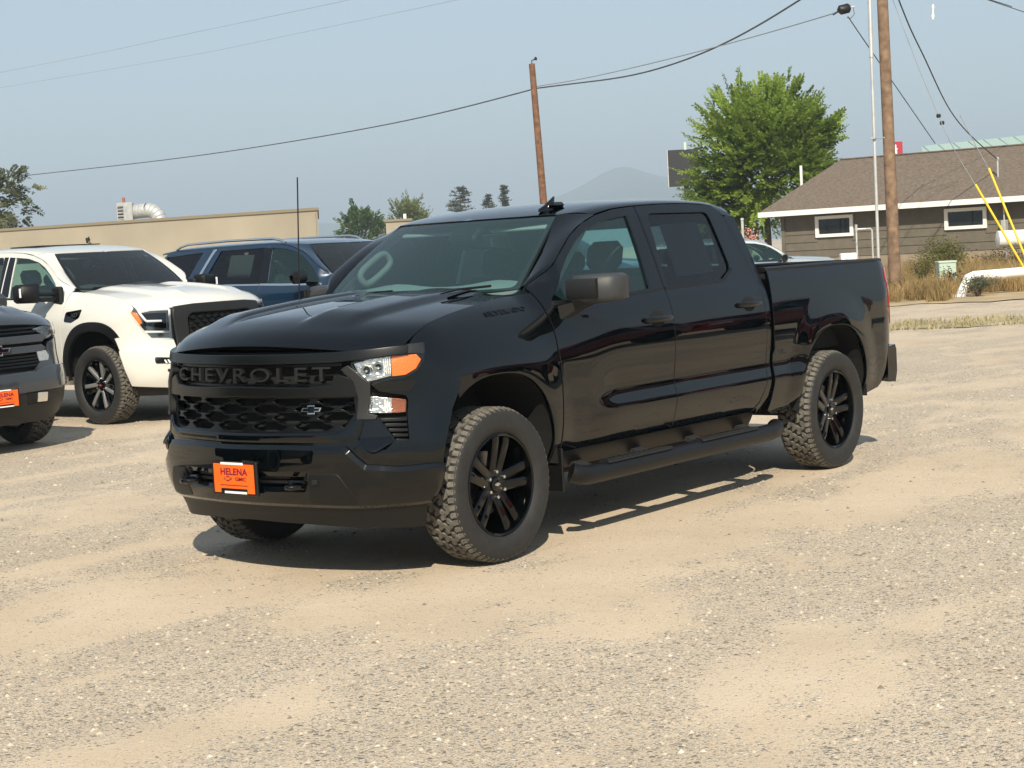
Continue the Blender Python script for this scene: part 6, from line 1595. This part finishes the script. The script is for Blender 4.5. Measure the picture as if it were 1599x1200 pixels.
tag(sb, 'black cable splice box on the wires left of the thick pole', 'splice box')
q = at(1458, 19, 44); o = MB().tube([(0, 0, .20), (0, 0, .12), (.01, 0, .08), (.01, 0, -.05), (.03, 0, -.10), (.04, 0, -.20)], [.02, .045, .02, .025, .05, .02], 8).build('glass_insulator', MT['white_trim'], None, 60); o.location = tuple(q)
tag(o, 'small white insulator high in the sky right of the thick pole', 'insulator')

# ------------------------------------------------------------------ signs and roofs beyond
q = flat(1077, 150); bb = empty('billboard', tuple(q)); zb0, zb1 = zt_(1073, 291, 150), zt_(1073, 234, 150)
for (c, s, nm, m) in (((-.2, 0, (zb0 + zb1) / 2), (2.9, .3, zb1 - zb0), 'panel', 'sign_dark'), ((0, .25, zb0 / 2 + .5), (.42, .3, zb0 + 1), 'post', 'sign_dark'), ((0, -.05, zb1 + .3), (.25, .25, .7), 'top_lamp', 'pale_green')):
    b = MB().box(c, s, .02); b.V = [tuple(Rc @ np.array(v)) for v in b.V]; b.build(nm, MT[m], bb, None)
for sx in (-1.62, 1.22):
    b = MB().box((sx, -.16, (zb0 + zb1) / 2), (.08, .06, zb1 - zb0 + .06)); b.V = [tuple(Rc @ np.array(v)) for v in b.V]; b.build('panel_edge', MT['galvanised'], bb, None)
tag(bb, 'dark square sign on a post, left of the green tree', 'sign')
q = flat(1404, 112); rs = empty('red_sign', tuple(q)); z0_, z1_ = zt_(1404, 246, 112), zt_(1404, 222, 112)
for (c, s, nm, m) in (((0, 0, (z0_ + z1_) / 2), (.90, .25, z1_ - z0_), 'panel', 'sign_red'), ((0, 0, z0_ / 2), (.25, .2, z0_), 'post', 'galvanised')):
    b = MB().box(c, s, .02); b.V = [tuple(Rc @ np.array(v)) for v in b.V]; b.build(nm, MT[m], rs, None)
mk = [(-.03, .33), (.05, .30), (.03, .12), (.14, .05), (.06, -.03), (.10, -.20), (0, -.34), (-.05, -.16), (-.14, -.02), (-.04, .05)]
b = MB().prism(mk, lambda u, v, d: tuple(Rc @ np.array([u - .02, -.14 + d, (z0_ + z1_) / 2 + v])), 0, -.02); b.build('logo_mark', MT['white_print'], rs, None)
tag(rs, 'red square sign with a white mark peeking over the house ridge', 'sign')
q = flat(1455, 118); gb_ = empty('green_roof_building', tuple(q)); zg = zt_(1457, 229, 118); zg2 = zt_(1600, 213, 118) + .1
w_ = 14
for (nm, V, m) in (('wall', [(0, .4, 0), (w_, .4, 0), (w_, .4, zg2 - .75), (0, .4, zg - .95)], 'stucco'), ('roof', [(-.3, 0, zg - .9), (w_, 0, zg2 - .7), (w_, 4, zg2 + .45), (.5, 4, zg + .25)], 'roof_green')):
    mobj(nm, [tuple(Rc @ np.array(v)) for v in V], [(0, 1, 2, 3)], MT[m], gb_, None)
for k in range(12):
    a = .6 + 1.1 * k; b = MB().tube([tuple(Rc @ np.array([a, -.02, zg - .88 + (zg2 - zg + .2) * a / w_])), tuple(Rc @ np.array([a, 3.9, zg + .25 + (zg2 + .2 - zg) * a / w_]))], .035, 4); b.build('roof_seam', MT['roof_green'], gb_, None)
for k in (9, 11):
    b = MB().box((k * 1.05, 1.4, zg2 - .15), (.35, .3, .7), .0, rot('Y', rad(25))); b.V = [tuple(Rc @ np.array(v)) for v in b.V]; b.build('roof_vent', MT['galvanised'], gb_, None)
tag(gb_, 'pale green metal roofed building behind the house ridge', 'building')
# odds and ends at the left end of the house
o = empty('board_fence', tuple(flat(1160, 62))); 
for k in range(9):
    b = MB().box((.16 * k - .2, 0, .65), (.14, .03, 1.3 + .02 * (k % 3)), .004); b.V = [tuple(Rc @ np.array(v)) for v in b.V]; b.build('board', MT['skirt'], o, None)
tag(o, 'pale board fence between the black cab and the house corner', 'fence')
o = MB().tube([(0, 0, 0), (0, 0, 2.35)], .05, 8).lathe([(2.35, .07), (2.40, .06), (2.42, .01)], 8, axis='z').build('fence_post', MT['galvanised'], None); o.location = tuple(flat(1161, 60)); tag(o, 'grey metal post beside the black cab rear edge', 'post')
shrub(flat(1172, 61, 1.0), .28, .95, MT['pink'], 260, .06, 'small pink flowering plant over the board fence', 'flowering plant', name='flowering_shrub')

# ------------------------------------------------------------------ hills and smoke haze
def hills():
    rows = []; us = np.linspace(-900, 2500, 260)
    prof = Sp([-900, -300, 100, 500, 560, 700, 800, 860, 900, 940, 985, 1030, 1080, 1150, 1300, 1600, 2000, 2500], [36, 46, 52, 63, 60, 48, 58, 78, 92, 110, 124, 112, 104, 84, 60, 52, 40, 30])
    for d, f in ((3400, 0.0), (3700, .45), (4100, .85), (4400, 1.0), (4700, .8), (5100, .3)):
        row = []
        for u in us:
            q = flat(u, d); h = float(prof(u)) * 4400 / FPX + 1.6
            n = (fbm(np.array([q[0] / 260.]), np.array([q[1] / 260.]), 4, 55)[0] - .5)
            row.append((q[0], q[1], -4 + f * h * (1 + .16 * n)))
        rows.append(row)
    return tag(MB().grid(rows).build('hills', MT['hill'], None, 180), kind='structure')
hills()
hz = MB().box((-1800, -1600, 122), (9400, 9400, 250)).build('haze', None, None, None)
hm = bpy.data.materials.new('smoke_haze'); hm.use_nodes = True; t_ = hm.node_tree; t_.nodes.clear()
oo = t_.nodes.new('ShaderNodeOutputMaterial'); pv = t_.nodes.new('ShaderNodeVolumePrincipled')
pv.inputs['Color'].default_value = (.63, .77, .91, 1); pv.inputs['Density'].default_value = .00052; pv.inputs['Anisotropy'].default_value = .0
pv.inputs['Density Attribute'].default_value = ''; pv.inputs['Color Attribute'].default_value = ''; pv.inputs['Temperature Attribute'].default_value = ''
t_.links.new(pv.outputs[0], oo.inputs['Volume']); hz.data.materials.append(hm)
tag(hz, 'thin pale smoke haze filling the air', 'haze', kind='stuff')
